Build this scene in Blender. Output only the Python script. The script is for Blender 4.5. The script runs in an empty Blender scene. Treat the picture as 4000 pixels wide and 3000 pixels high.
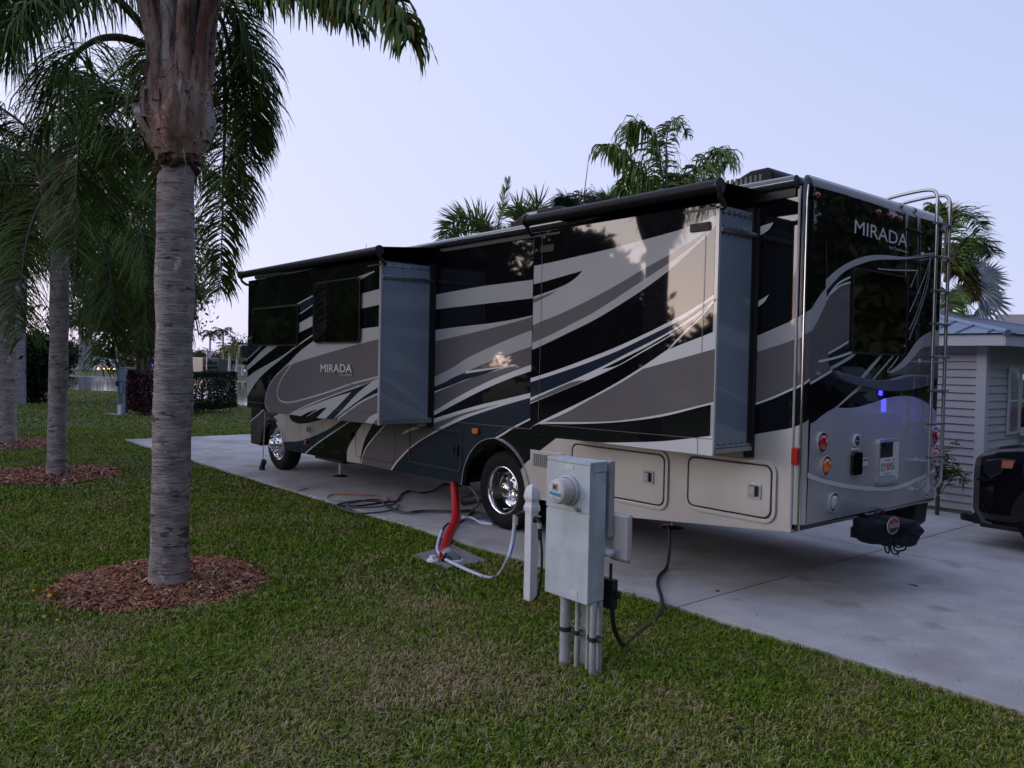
import bpy, math, random
import numpy as np
from mathutils import Vector, Matrix
rng = np.random.default_rng(7); random.seed(7)
S = bpy.context.scene; COL = S.collection
# ------------------------------------------------------------------ camera
FPX, YAW, PIT, ROL = 3180.2, .8707, .0255, .0200
CAM = np.array([7.572, -6.189, 2.062])
cy_, sy_ = math.cos(YAW), math.sin(YAW)
FW = np.array([-sy_*math.cos(PIT), cy_*math.cos(PIT), -math.sin(PIT)])
r0 = np.array([cy_, sy_, 0.]); u0 = np.cross(r0, FW)
RT = r0*math.cos(ROL)+u0*math.sin(ROL); UP = -r0*math.sin(ROL)+u0*math.cos(ROL)
cd = bpy.data.cameras.new('camera'); cam = bpy.data.objects.new('camera', cd); COL.objects.link(cam)
cd.sensor_width = 36; cd.lens = FPX*36/4000; cd.clip_start = .1; cd.clip_end = 2000
m = Matrix.Identity(4)
for i in range(3):
    m[i][0] = RT[i]; m[i][1] = UP[i]; m[i][2] = -FW[i]; m[i][3] = CAM[i]
cam.matrix_world = m; S.camera = cam
# ------------------------------------------------------------------ world: dusk sky, sunset glow behind and left of the camera
W = bpy.data.worlds.new('World'); S.world = W; W.use_nodes = True
nt = W.node_tree; nt.nodes.clear(); N = nt.nodes; LK = nt.links.new
def nd(t, **k):
    n = N.new(t)
    for a, b in k.items(): setattr(n, a, b)
    return n
def mth(op, a, b=None, c=None, clamp=False):
    n = nd('ShaderNodeMath', operation=op); n.use_clamp = clamp
    for i, v in enumerate((a, b, c)):
        if v is None: continue
        if isinstance(v, (int, float)): n.inputs[i].default_value = v
        else: LK(v, n.inputs[i])
    return n.outputs[0]
def mixc(f, a, b, bt='MIX'):
    n = nd('ShaderNodeMix', data_type='RGBA', blend_type=bt)
    for s_, v in ((n.inputs[0], f), (n.inputs[6], a), (n.inputs[7], b)):
        if isinstance(v, (int, float)): s_.default_value = v
        elif isinstance(v, tuple): s_.default_value = v+(1,)
        else: LK(v, s_)
    return n.outputs[2]
SUNAZ = math.atan2(-.72, -.69)
tc = nd('ShaderNodeTexCoord'); sep = nd('ShaderNodeSeparateXYZ'); LK(tc.outputs['Generated'], sep.inputs[0])
X_, Y_, Z_ = sep.outputs
el = mth('MAXIMUM', Z_, 0.0)
az = mth('ADD', mth('MULTIPLY', X_, math.cos(SUNAZ)), mth('MULTIPLY', Y_, math.sin(SUNAZ)))
a = mth('MULTIPLY_ADD', az, .5, .5, clamp=True)
far = mixc(mth('POWER', el, 1.2), (.42, .47, .68), (.12, .20, .42))
near = mixc(mth('POWER', el, .6), (.59, .575, .74), (.55, .61, .83))
base = mixc(mth('MULTIPLY_ADD', a, 1.5, -.30, clamp=True), far, near)
glow_az = mth('POWER', mth('MAXIMUM', az, 0.0), 5.0)
glow_el = mth('POWER', mth('SUBTRACT', 1.0, el, clamp=True), 4.5)
g = mth('MULTIPLY', glow_az, glow_el)
gcol = mixc(mth('MULTIPLY', el, 5.0, clamp=True), (3.9, 2.3, 1.35), (2.7, 2.55, 2.6))
add = mixc(1.0, base, mixc(g, (0., 0., 0.), gcol), 'ADD')
bg = nd('ShaderNodeBackground'); LK(add, bg.inputs[0]); bg.inputs[1].default_value = 1.0
# a trace of the physical twilight sky on top of the measured gradient
sky = nd('ShaderNodeTexSky'); sky.sky_type = 'NISHITA'; sky.sun_disc = False
sky.sun_elevation = math.radians(1.0); sky.sun_rotation = math.pi/2-SUNAZ; 
bg2 = nd('ShaderNodeBackground'); LK(sky.outputs[0], bg2.inputs[0]); bg2.inputs[1].default_value = 0.03
ad = nd('ShaderNodeAddShader'); LK(bg.outputs[0], ad.inputs[0]); LK(bg2.outputs[0], ad.inputs[1])
wo = nd('ShaderNodeOutputWorld'); LK(ad.outputs[0], wo.inputs[0])
sl = bpy.data.lights.new('sun', 'SUN'); sl.energy = .55; sl.angle = math.radians(28); sl.color = (1, .90, .82)
so = bpy.data.objects.new('sun', sl); COL.objects.link(so)
sd = Vector((math.cos(SUNAZ), math.sin(SUNAZ), math.tan(math.radians(12)))); so.rotation_euler = sd.to_track_quat('Z', 'Y').to_euler()
S.view_settings.view_transform = 'Standard'; S.view_settings.look = 'None'; S.view_settings.exposure = .50; S.view_settings.gamma = 1
# ------------------------------------------------------------------ survey: photo crops -> points on real planes
CR = {'a':(2050,800,2.765),'c':(1660,1150,2.7644),'d':(950,1050,4.022),'e':(950,1400,4.022),'f':(1150,1600,2.949),'g':(3100,950,3.017),'h':(3100,1350,3.318),'i':(3100,1750,3.403),'j':(3600,1600,2.37),'k':(2100,1750,3.6875),'l':(2100,2150,3.016),'A':(1900,600,1.508),'B':(950,1000,2.074),'C':(1450,900,1.843),'D':(2000,1400,1.659),'E':(900,1250,2.552),'F':(2700,1500,2.37),'G':(3000,600,1.843),'H':(2900,1300,1.659),'I':(1600,1700,1.659),'J':(1200,1800,2.212),'K':(2700,700,3.318),'L':(0,0,1.659),'M':(0,900,1.508),'N':(0,1100,2.212),'O':(0,1800,1.843),'P':(1500,600,1.843),'Q':(2300,400,2.074),'R':(3600,1100,4.1475),'S':(0,0,1)}
def ray(k, x, y):
    x0, y0, s = CR[k]
    return FW+RT*(x0+x/s-2000)/FPX-UP*(y0+y/s-1500)/FPX
def on(k, x, y, ax, v):
    d = ray(k, x, y); i = 'xyz'.index(ax); return CAM+d*((v-CAM[i])/d[i])
def at(k, x, y, dist): return CAM+ray(k, x, y)*dist
def gr(k, x, y, z=0.): return on(k, x, y, 'z', z)
# ------------------------------------------------------------------ materials
MATS = {}
def mat(name, col, rough=.6, metal=0., coat=0., bump=0., bscale=20., var=0., vscale=4., emis=None, spec=.5, trans=0., ior=None, stretch=None, col2=None, wave=0.):
    if name in MATS: return MATS[name]
    M = bpy.data.materials.new(name); M.use_nodes = True; t = M.node_tree; P = t.nodes['Principled BSDF']; L = t.links.new
    P.inputs['Roughness'].default_value = rough; P.inputs['Metallic'].default_value = metal
    P.inputs['Specular IOR Level'].default_value = spec
    P.inputs['Base Color'].default_value = col+(1,)
    if coat: P.inputs['Coat Weight'].default_value = coat; P.inputs['Coat Roughness'].default_value = .03; P.inputs['Coat IOR'].default_value = 1.55
    if trans: P.inputs['Transmission Weight'].default_value = trans
    if ior: P.inputs['IOR'].default_value = ior
    if emis: P.inputs['Emission Color'].default_value = emis[0]+(1,); P.inputs['Emission Strength'].default_value = emis[1]
    tcn = t.nodes.new('ShaderNodeTexCoord'); src = tcn.outputs['Object']
    if stretch:
        mp = t.nodes.new('ShaderNodeMapping'); mp.inputs['Scale'].default_value = stretch; L(src, mp.inputs[0]); src = mp.outputs[0]
    if var or col2:
        n = t.nodes.new('ShaderNodeTexNoise'); n.inputs['Scale'].default_value = vscale; n.inputs['Detail'].default_value = 6; n.inputs['Roughness'].default_value = .65; L(src, n.inputs[0])
        r = t.nodes.new('ShaderNodeValToRGB'); L(n.outputs['Fac'], r.inputs[0])
        c2 = col2 or tuple(min(1, c*(1+var)) for c in col); c1 = col if col2 else tuple(c*(1-var) for c in col)
        r.color_ramp.elements[0].position = .35; r.color_ramp.elements[1].position = .68
        r.color_ramp.elements[0].color = c1+(1,); r.color_ramp.elements[1].color = c2+(1,); L(r.outputs[0], P.inputs['Base Color'])
    if bump or wave:
        n = t.nodes.new('ShaderNodeTexNoise'); n.inputs['Scale'].default_value = bscale; n.inputs['Detail'].default_value = 5 if bump else 1; L(src, n.inputs[0])
        b = t.nodes.new('ShaderNodeBump'); b.inputs['Strength'].default_value = bump or wave; b.inputs['Distance'].default_value = .02 if bump else .004
        L(n.outputs['Fac'], b.inputs['Height']); L(b.outputs[0], P.inputs['Normal'])
        if coat: L(b.outputs[0], P.inputs['Coat Normal'])
    MATS[name] = M; return M
pw = dict(coat=1., rough=.5, wave=.35, bscale=1.6, spec=.0)
BLK = mat('paint_black', (.006, .006, .008), **pw); LT = mat('paint_light', (.46, .46, .465), **pw); WH = mat('paint_pale', (.70, .70, .705), **pw)
GY = mat('paint_grey', (.155, .143, .148), **pw); NV = mat('paint_navy', (.021, .030, .047), **pw)
SV = mat('paint_silver', (.60, .59, .58), metal=.55, coat=.6, rough=.45, wave=.3, bscale=1.5, var=.06, vscale=2.)
FEN = mat('paint_dark_grey', (.06, .056, .058), **pw)
EDG = mat('edge_grey', (.10, .10, .105), rough=.4, coat=.5)
GLS = mat('dark_glass', (.003, .003, .003), rough=.03, coat=1.)
ALU = mat('aluminium', (.55, .56, .58), rough=.32, metal=1., bump=.05, bscale=60)
CHR = mat('chrome', (.75, .76, .78), rough=.09, metal=1.)
TRM = mat('trim_pale', (.42, .42, .43), rough=.3, coat=.6)
RUB = mat('rubber', (.012, .012, .013), rough=.65, bump=.2, bscale=80)
TYR = mat('tyre_rubber', (.014, .014, .015), spec=.15, rough=.75, bump=.3, bscale=50)
PLB = mat('black_plastic', (.010, .010, .012), rough=.4)
FAB = mat('awning_vinyl', (.010, .011, .016), spec=.25, rough=.45, bump=.1, bscale=30)
EPN = mat('end_panel_gelcoat', (.22, .27, .33), rough=.28, coat=.7, var=.08, vscale=1.2, wave=.4, bscale=2.)
GRB = mat('metal_box_paint', (.48, .54, .58), rough=.5, var=.16, vscale=4., bump=.08, bscale=30)
PVC = mat('grey_pvc', (.40, .41, .42), rough=.5, var=.18, vscale=9.)
PVW = mat('white_vinyl', (.78, .78, .80), rough=.45, var=.05, vscale=5.)
OFFW = mat('beige_plastic', (.60, .56, .54), rough=.4, var=.06, vscale=8.)
REDL = mat('red_lens', (.45, .01, .012), rough=.15, coat=1.); AMBL = mat('amber_lens', (.75, .16, .01), rough=.15, coat=1.); WHL = mat('clear_lens', (.5, .5, .45), rough=.15, coat=1.)
REDH = mat('red_hose', (.55, .012, .015), rough=.5, var=.15, vscale=12.)
BLH = mat('black_hose', (.02, .02, .023), rough=.5); GYH = mat('grey_hose', (.09, .09, .095), rough=.6)
WHH = mat('white_hose', (.62, .64, .70), rough=.4); BLUH = mat('blue_stripe', (.05, .14, .5), rough=.4); ORH = mat('orange_cable', (.55, .14, .05), rough=.5)
IRON = mat('dark_iron', (.05, .045, .045), rough=.6, metal=.6, bump=.2, bscale=60)
PAPER = mat('sticker_white', (.62, .62, .64), rough=.5); BLUP = mat('meter_blue', (.04, .27, .42), rough=.4)
GRN = mat('plate_green', (.01, .09, .05), rough=.5); ORG = mat('plate_orange', (.8, .13, .04), rough=.5); PLT = mat('plate_white', (.7, .72, .7), rough=.4)
# ------------------------------------------------------------------ mesh helpers
def nrm(v): v = np.array(v, float); return v/(np.linalg.norm(v)+1e-12)
class MB:
    def __init__(s): s.v = []; s.f = []; s.m = []; s.mats = []; s.sm = []; s.n = 0
    def mi(s, M):
        if M not in s.mats: s.mats.append(M)
        return s.mats.index(M)
    def add(s, V, Fs, M, smooth=False):
        i = s.mi(M); s.v.extend([tuple(map(float, p)) for p in V])
        for f in Fs: s.f.append([q+s.n for q in f]); s.m.append(i); s.sm.append(smooth)
        s.n += len(V)
    def box(s, x0, x1, y0, y1, z0, z1, M):
        x0, x1 = sorted((x0, x1)); y0, y1 = sorted((y0, y1)); z0, z1 = sorted((z0, z1))
        V = [(x, y, z) for z in (z0, z1) for y in (y0, y1) for x in (x0, x1)]
        s.add(V, [(0,2,3,1),(4,5,7,6),(0,1,5,4),(2,6,7,3),(0,4,6,2),(1,3,7,5)], M)
    def obox(s, c, ax, ay, az_, M):
        c = np.array(c, float); ax, ay, az_ = map(np.array, (ax, ay, az_))
        V = [c+i*ax+j*ay+k*az_ for k in (-1, 1) for j in (-1, 1) for i in (-1, 1)]
        s.add(V, [(0,2,3,1),(4,5,7,6),(0,1,5,4),(2,6,7,3),(0,4,6,2),(1,3,7,5)], M)
    def tube(s, pts, r, M, n=10, cap=True, smooth=True):
        P = np.array(pts, float); k = len(P); rr = np.full(k, r) if np.isscalar(r) else np.array(r, float)
        T = np.gradient(P, axis=0); T /= np.linalg.norm(T, axis=1)[:, None]+1e-12
        a_ = np.cross(T[0], (0, 0, 1.)); 
        if np.linalg.norm(a_) < .05: a_ = np.cross(T[0], (1., 0, 0))
        a_ = nrm(a_); V = []
        for i in range(k):
            a_ = nrm(a_-T[i]*(a_@T[i])); b_ = np.cross(T[i], a_)
            for j in range(n):
                t = 2*math.pi*j/n; V.append(P[i]+rr[i]*(a_*math.cos(t)+b_*math.sin(t)))
        Fs = [(i*n+j, i*n+(j+1) % n, (i+1)*n+(j+1) % n, (i+1)*n+j) for i in range(k-1) for j in range(n)]
        s.add(V, Fs, M, smooth)
        if cap: s.add(V[:n][::-1], [tuple(range(n))], M); s.add(V[-n:], [tuple(range(n))], M)
    def lathe(s, c, prof, M, n=24, axis='z', smooth=True):   # prof: (radius, height) along axis
        c = np.array(c, float); A = {'z': ((1,0,0),(0,1,0),(0,0,1)), 'y': ((1,0,0),(0,0,1),(0,-1,0)), 'x': ((0,1,0),(0,0,1),(1,0,0))}[axis]
        a_, b_, h_ = map(np.array, A); V = []
        for r, h in prof:
            for j in range(n):
                t = 2*math.pi*j/n; V.append(c+r*(a_*math.cos(t)+b_*math.sin(t))+h*h_)
        k = len(prof); s.add(V, [(i*n+j, i*n+(j+1) % n, (i+1)*n+(j+1) % n, (i+1)*n+j) for i in range(k-1) for j in range(n)], M, smooth)
    def poly(s, pts, M): s.add(pts, [tuple(range(len(pts)))], M)
    def prism(s, pts, d, M):
        pts = [np.array(p, float) for p in pts]; d = np.array(d, float); n = len(pts)
        s.add(pts+[p+d for p in pts], [tuple(range(n))[::-1], tuple(range(n, 2*n))]+[(i, (i+1) % n, n+(i+1) % n, n+i) for i in range(n)], M)
    def build(s, name, parent=None, bevel=0., label=None, seg=2):
        me = bpy.data.meshes.new(name); V = np.array(s.v, float); org = np.zeros(3)
        if parent is None: org = np.array([(V[:, 0].min()+V[:, 0].max())/2, (V[:, 1].min()+V[:, 1].max())/2, V[:, 2].min()]); V = V-org
        me.from_pydata([tuple(p) for p in V], [], s.f)
        for M in s.mats: me.materials.append(M)
        me.polygons.foreach_set('material_index', s.m); me.polygons.foreach_set('use_smooth', s.sm); me.update()
        return link(name, me, parent, org, bevel, label, seg)
def link(name, me, parent=None, org=(0, 0, 0), bevel=0., label=None, seg=2):
    o = bpy.data.objects.new(name, me); COL.objects.link(o); o.location = Vector([float(q) for q in org])
    if parent is not None:
        o.parent = parent
        if parent.type == 'EMPTY': o.matrix_parent_inverse = Matrix.Translation(-parent.location)
    if bevel:
        b = o.modifiers.new('bevel', 'BEVEL'); b.width = bevel; b.segments = seg; b.limit_method = 'ANGLE'; b.angle_limit = math.radians(40)
    if label: o['label'] = label
    return o
def tag(o, label, cat, group=None, kind=None):
    if label: o['label'] = label
    if cat: o['category'] = cat
    if group: o['group'] = group
    if kind: o['kind'] = kind
    return o
def thing(name, label, cat, loc, group=None):
    o = bpy.data.objects.new(name, None); COL.objects.link(o); o.location = Vector([float(q) for q in loc]); o.empty_display_size = .2
    return tag(o, label, cat, group)
def arr_mesh(name, V, F, mats, midx=None, parent=None, smooth=False, org=(0, 0, 0)):   # numpy arrays, F: (n,4)
    me = bpy.data.meshes.new(name); V = np.asarray(V, np.float32)-np.asarray(org, np.float32); k = F.shape[1]
    me.vertices.add(len(V)); me.vertices.foreach_set('co', V.ravel()); me.loops.add(F.size); me.loops.foreach_set('vertex_index', F.astype(np.int32).ravel())
    me.polygons.add(len(F)); me.polygons.foreach_set('loop_start', np.arange(0, F.size, k, dtype=np.int32))
    me.polygons.foreach_set('loop_total', np.full(len(F), k, np.int32))
    for M in mats: me.materials.append(M)
    if midx is not None: me.polygons.foreach_set('material_index', np.asarray(midx, np.int32))
    if smooth: me.polygons.foreach_set('use_smooth', np.ones(len(F), bool))
    me.update(calc_edges=True); me.validate(); return link(name, me, parent, org)
def cr(P, n=6):
    P = [np.array(p, float) for p in P]
    if len(P) < 3: return P
    o = []
    for i in range(len(P)-1):
        a_, b_, c_, d_ = P[max(0, i-1)], P[i], P[i+1], P[min(len(P)-1, i+2)]
        for j in range(n):
            t = j/n; o.append(.5*((2*b_)+(c_-a_)*t+(2*a_-5*b_+4*c_-d_)*t*t+(-a_+3*b_-3*c_+d_)*t**3))
    return o+[P[-1]]
def clip(P, i, lim, keep_less):
    o = []; n = len(P)
    ins = (lambda p: p[i] <= lim) if keep_less else (lambda p: p[i] >= lim)
    for q in range(n):
        a_, b_ = P[q], P[(q+1) % n]
        if ins(a_): o.append(a_)
        if ins(a_) != ins(b_): t = (lim-a_[i])/(b_[i]-a_[i]); o.append(a_+(b_-a_)*t)
    return o
def resample(P, n):
    P = np.array(P, float); d = np.r_[0, np.cumsum(np.linalg.norm(np.diff(P, axis=0), axis=1))]; t = np.linspace(0, d[-1], n)
    return np.stack([np.interp(t, d, P[:, i]) for i in range(3)], 1)
class Livery:                      # paint sheets, each 1 mm proud of the one below, all inside one panel's mesh
    def __init__(s, mb, ax, v, out, rect=None): s.mb, s.ax, s.v, s.out, s.rect, s.l = mb, ax, v, out, rect, 0
    def put(s, P, M):
        i = 'xyz'.index(s.ax); s.l += 1
        if s.rect:
            h = 0 if s.ax == 'y' else 1
            for ii, lim, less in ((h, s.rect[0], False), (h, s.rect[1], True), (2, s.rect[2], False), (2, s.rect[3], True)):
                P = clip(P, ii, lim, less)
                if len(P) < 3: return
        P = [p.copy() for p in P]
        Q = [P[0]]
        for p in P[1:]:
            if np.linalg.norm(p-Q[-1]) > 1e-4: Q.append(p)
        for p in Q: p[i] = s.v+s.out*.0004*s.l
        if len(Q) > 2: s.mb.poly(Q, M)
    def st(s, M, *secs):
        P = []
        for k, pts in secs: P += [on(k, x, y, s.ax, s.v) for x, y in cr(pts)]
        s.put(P, M)
    def ln(s, M, k, pts, w):       # stroke of world width w
        P = cr([on(k, x, y, s.ax, s.v) for x, y in pts]); A = np.array(P); T = np.gradient(A, axis=0)
        nv = np.array([0, -1., 0]) if s.ax == 'y' else np.array([1., 0, 0])
        Nn = np.cross(T, nv); Nn /= np.linalg.norm(Nn, axis=1)[:, None]+1e-9
        s.put([p for p in A+Nn*w/2]+[p for p in (A-Nn*w/2)[::-1]], M)
def text_faces(txt, font_scale=1.):
    c = bpy.data.curves.new('t', 'FONT'); c.body = txt; c.size = 1; c.extrude = 0; c.resolution_u = 3
    o = bpy.data.objects.new('t', c); COL.objects.link(o); dg = bpy.context.evaluated_depsgraph_get(); dg.update()
    me = bpy.data.meshes.new_from_object(o.evaluated_get(dg)); V = np.array([v.co[:] for v in me.vertices]); Fs = [tuple(p.vertices) for p in me.polygons]
    bpy.data.objects.remove(o); bpy.data.curves.remove(c); bpy.data.meshes.remove(me); return V, Fs
def text(mb, txt, ll, right, up, w, h, M):
    V, Fs = text_faces(txt); lo = V.min(0); hi = V.max(0); ll = np.array(ll); right = np.array(right, float); up = np.array(up, float)
    mb.add([ll+right*w*(p[0]-lo[0])/(hi[0]-lo[0])+up*h*(p[1]-lo[1])/(hi[1]-lo[1]) for p in V], Fs, M)
def rrect(u0_, u1, z0, z1, r, n=6):
    o = []
    for cx, cz, a0 in ((u1-r, z1-r, 0), (u0_+r, z1-r, 90), (u0_+r, z0+r, 180), (u1-r, z0+r, 270)):
        for i in range(n+1):
            t = math.radians(a0+90*i/n); o.append((cx+r*math.cos(t), cz+r*math.sin(t)))
    return o
def ring(mb, u0_, u1, z0, z1, r, w, mk, M, d):       # flat ring prism; mk(u,z,depth)->point
    o = rrect(u0_, u1, z0, z1, r); i = rrect(u0_+w, u1-w, z0+w, z1-w, max(.005, r-w)); n = len(o)
    V = [mk(u, z, 0) for u, z in o]+[mk(u, z, 0) for u, z in i]+[mk(u, z, d) for u, z in o]+[mk(u, z, d) for u, z in i]
    Fs = []
    for j in range(n):
        q = (j+1) % n; Fs += [(2*n+j, 2*n+q, 3*n+q, 3*n+j), (j, q, 2*n+q, 2*n+j), (n+q, n+j, 3*n+j, 3*n+q)]
    mb.add(V, Fs, M)
yk = lambda y: (lambda u, z, d: (u, y-d, z))
xk = lambda x: (lambda u, z, d: (x+d, u, z))
# ------------------------------------------------------------------ ground surfaces (materials need patches)
def ground_mat(name, c1, c2, c3, s1, s2, bump=.3, bs=60):
    M = bpy.data.materials.new(name); M.use_nodes = True; t = M.node_tree; P = t.nodes['Principled BSDF']; L = t.links.new
    tcn = t.nodes.new('ShaderNodeTexCoord'); P.inputs['Roughness'].default_value = .85; P.inputs['Specular IOR Level'].default_value = .25
    def nz(s, d): n = t.nodes.new('ShaderNodeTexNoise'); n.inputs['Scale'].default_value = s; n.inputs['Detail'].default_value = d; L(tcn.outputs['Object'], n.inputs[0]); return n.outputs['Fac']
    def rp(f, a_, b_, p0, p1):
        r = t.nodes.new('ShaderNodeValToRGB'); r.color_ramp.elements[0].position = p0; r.color_ramp.elements[1].position = p1
        r.color_ramp.elements[0].color = a_+(1,); r.color_ramp.elements[1].color = b_+(1,); L(f, r.inputs[0]); return r.outputs[0]
    a_ = rp(nz(s1, 6), c1, c2, .38, .62); mk = rp(nz(s2, 4), (0, 0, 0), (1, 1, 1), .5, .72)
    mx = t.nodes.new('ShaderNodeMix'); mx.data_type = 'RGBA'; L(mk, mx.inputs[0]); L(a_, mx.inputs[6]); mx.inputs[7].default_value = c3+(1,); L(mx.outputs[2], P.inputs['Base Color'])
    if 'drive' in name:
        mk2 = rp(nz(1.7, 7), (0, 0, 0), (1, 1, 1), .60, .70); m3 = t.nodes.new('ShaderNodeMix'); m3.data_type = 'RGBA'; L(mk2, m3.inputs[0]); L(mx.outputs[2], m3.inputs[6]); m3.inputs[7].default_value = (.35, .32, .295, 1)
        mk3 = rp(nz(38, 3), (0, 0, 0), (1, 1, 1), .66, .72); m4 = t.nodes.new('ShaderNodeMix'); m4.data_type = 'RGBA'; L(mk3, m4.inputs[0]); L(m3.outputs[2], m4.inputs[6]); m4.inputs[7].default_value = (.20, .19, .18, 1); L(m4.outputs[2], P.inputs['Base Color'])
    b = t.nodes.new('ShaderNodeBump'); b.inputs['Strength'].default_value = bump; b.inputs['Distance'].default_value = .01; L(nz(bs, 5), b.inputs['Height']); L(b.outputs[0], P.inputs['Normal'])
    MATS[name] = M; return M
SOIL = ground_mat('lawn_soil', (.030, .050, .010), (.060, .090, .018), (.09, .08, .035), 5, .7, .6, 90)
CON = ground_mat('driveway_concrete', (.47, .445, .43), (.55, .525, .505), (.35, .315, .285), 2.6, .8, .15, 120)
CON2 = ground_mat('utility_slab_concrete', (.25, .23, .22), (.31, .29, .28), (.20, .19, .18), 6, 2, .2, 120)
def sheet(name, pts, z, M, kind='structure'):
    mb = MB(); mb.poly([(float(p[0]), float(p[1]), z) for p in pts], M); o = mb.build(name); tag(o, None, None, kind=kind); return o
mb = MB(); mb.poly([(-420, -260, 0), (260, -260, 0), (260, 300, 0), (-420, 300, 0)], SOIL); G = mb.build('ground'); G['kind'] = 'structure'
PADY = -.72
# concrete pad, slabs separated by open joints
DIRT = mat('joint_dirt', (.035, .032, .03), rough=.9)
sheet('driveway_bed', [(-13.32, PADY), (14, PADY), (14, 6.15), (-13.32, 6.15)], .006, DIRT)
mb = MB(); xs_ = [-13.3, -9.3, -5.0, -.72, 3.31, 7.4, 11.5]; ys_ = [PADY, 2.9, 6.15]
for i in range(len(xs_)-1):
    for j in range(2):
        g_ = .008; mb.box(xs_[i]+g_, xs_[i+1]-g_, ys_[j]+(g_ if j else 0), ys_[j+1]-g_, .008, .05, CON)
o = mb.build('driveway', bevel=.006); o['kind'] = 'structure'
PZ = .05
wp = [gr('N', 0, 905), gr('N', 300, 930), gr('N', 600, 935), gr('N', 1000, 950), gr('N', 1350, 975), gr('N', 1700, 1010), gr('N', 2120, 1075), gr('S', 1150, 1610), gr('S', 1300, 1620)]
wf = [gr('N', -300, 800), gr('N', 0, 805), gr('N', 700, 822), gr('N', 1100, 835), gr('N', 1700, 855), gr('N', 2120, 868), gr('S', 1200, 1500)]
wp = cr(wp, 4); wf = cr(wf, 4)
WAT = mat('lake_water', (.03, .032, .03), rough=.07, spec=.6, bump=.02, bscale=.8, stretch=(1, 1, 1))
water = sheet('water', wp+[wp[-1]+np.array([-60, 90, 0])]+wf[::-1], .012, WAT)
# ------------------------------------------------------------------ MOTORHOME
XR, WD = 3.98, 2.64
RV = thing('motorhome', 'large black, grey and silver motorhome with swooping stripes and two extended slide-outs', 'motorhome', (-1.7, 1.3, PZ))
Z0 = .50
mb = MB()
def arc(cx, cz, r, a0, a1, n=16): return [(cx+r*math.cos(math.radians(a0+(a1-a0)*i/n)), cz+r*math.sin(math.radians(a0+(a1-a0)*i/n))) for i in range(n+1)]
RA = (-.05, .50, .645); FA = (-6.50, .48, .515)
out = [(3.90, .69), (2.2, .54), (.62, .52)]+arc(*RA, 0, 180)[1:-1]+[(-.72, .52), (-2.4, .50), (-5.96, .45)]+arc(*FA, 0, 180)[1:-1]+[(-7.03, .43), (-7.40, .47), (-7.46, .9), (-7.48, 1.8), (-7.40, 3.1), (-7.25, 3.5), (-7.1, 3.58), (3.90, 3.60)]
V0 = [(x, 0, z) for x, z in out]; mb.prism(V0, (0, WD, 0), BLK)
body = mb.build('body', RV)
# near side paint
mb = MB(); L1 = Livery(mb, 'y', 0., -1); st = L1.st
st(GY, ('c', [(102,508),(360,450),(700,368),(1000,290),(1260,215)]), ('c', [(1260,350),(1000,445),(700,572),(450,692),(300,790),(95,895)]))
st(LT, ('C', [(440,467),(600,437),(800,402),(1000,376),(1260,343)]), ('C', [(1260,478),(1000,507),(800,530),(600,553),(440,572)]))
st(LT, ('c', [(95,386),(360,352),(700,312),(1000,262),(1260,200)]), ('c', [(1260,214),(1000,290),(700,368),(360,450),(95,510)]))
st(GY, ('c', [(95,900),(455,830),(700,722),(970,622),(1260,525)]), ('c', [(1260,720),(800,890),(520,1020),(300,1140),(90,1268)]))
st(LT, ('c', [(1260,350),(1000,445),(700,572),(450,692),(300,790),(95,895)]), ('c', [(95,998),(200,955),(360,873),(480,820),(700,725),(970,625),(1260,525)]))
st(WH, ('c', [(440,828),(700,795),(980,757)]), ('c', [(980,765),(800,815),(500,905),(90,1070)]), ('c', [(90,1050),(400,935),(440,828)]))
st(NV, ('c', [(95,1000),(200,957),(360,875),(600,830),(830,792)]), ('c', [(830,792),(640,862),(400,935),(92,1052)]))
st(WH, ('c', [(90,1268),(300,1140),(520,1020),(800,890),(1260,718)]), ('c', [(1260,785),(1155,825),(900,915),(590,1050),(300,1200),(86,1315)]))
# lower front and middle skirts
st(GY, ('f', [(775,625),(810,490),(870,390),(960,270),(1050,160),(1140,75)]), ('f', [(1400,60),(1600,95),(1750,110)]), ('f', [(1720,190),(1530,300),(1340,432),(1190,590),(1118,700)]))
st(WH, ('f', [(1228,288),(1330,215),(1500,145)]), ('c', [(0,1386),(60,1355),(300,1278),(600,1192),(900,1122),(1260,1035)]), ('c', [(1260,1085),(1000,1155),(800,1215),(500,1315),(300,1400),(150,1475),(-20,1565)]), ('f', [(1340,446),(1190,605),(1125,702)]), ('f', [(1112,690),(1180,590),(1335,432),(1530,300),(1640,235)]), ('f', [(1500,200),(1350,245),(1228,290)]))
st(GY, ('c', [(-20,1428),(150,1372),(400,1286),(600,1234),(790,1188)]), ('c', [(790,1191),(600,1250),(400,1315),(240,1395),(100,1468),(-20,1530)]), ('f', [(1340,425),(1420,290)]))
st(NV, ('f', [(1125,704),(1200,604),(1345,448),(1545,325),(1750,215),(1950,133)]), ('c', [(500,1315),(800,1215),(1000,1155),(1260,1083)]), ('c', [(1260,1290),(1100,1370),(950,1445),(850,1508),(720,1575)]), ('f', [(2180,430),(2090,520),(2030,620),(1975,740),(1955,850)]))
L1.ln(WH, 'c', [(1260,1280),(1130,1350),(950,1443),(850,1505),(700,1592)], .022)
L1.ln(WH, 'f', [(770,622),(805,490),(870,380),(1000,228),(1140,75)], .02)
st(SV, ('f', [(612,600),(608,560),(612,480),(640,400),(700,300),(760,200),(815,135)]), ('f', [(925,140),(870,230),(820,330),(785,450),(765,560),(765,622)]))
st(SV, ('E', [(485,935),(500,860)]), ('E', [(1150,850),(1250,890)]), ('e', [(1560,960),(1400,1080),(1200,1183),(1000,1262),(850,1302),(640,1312)]), ('e', [(640,1312),(605,1160),(555,1000),(480,915)]))
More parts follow.
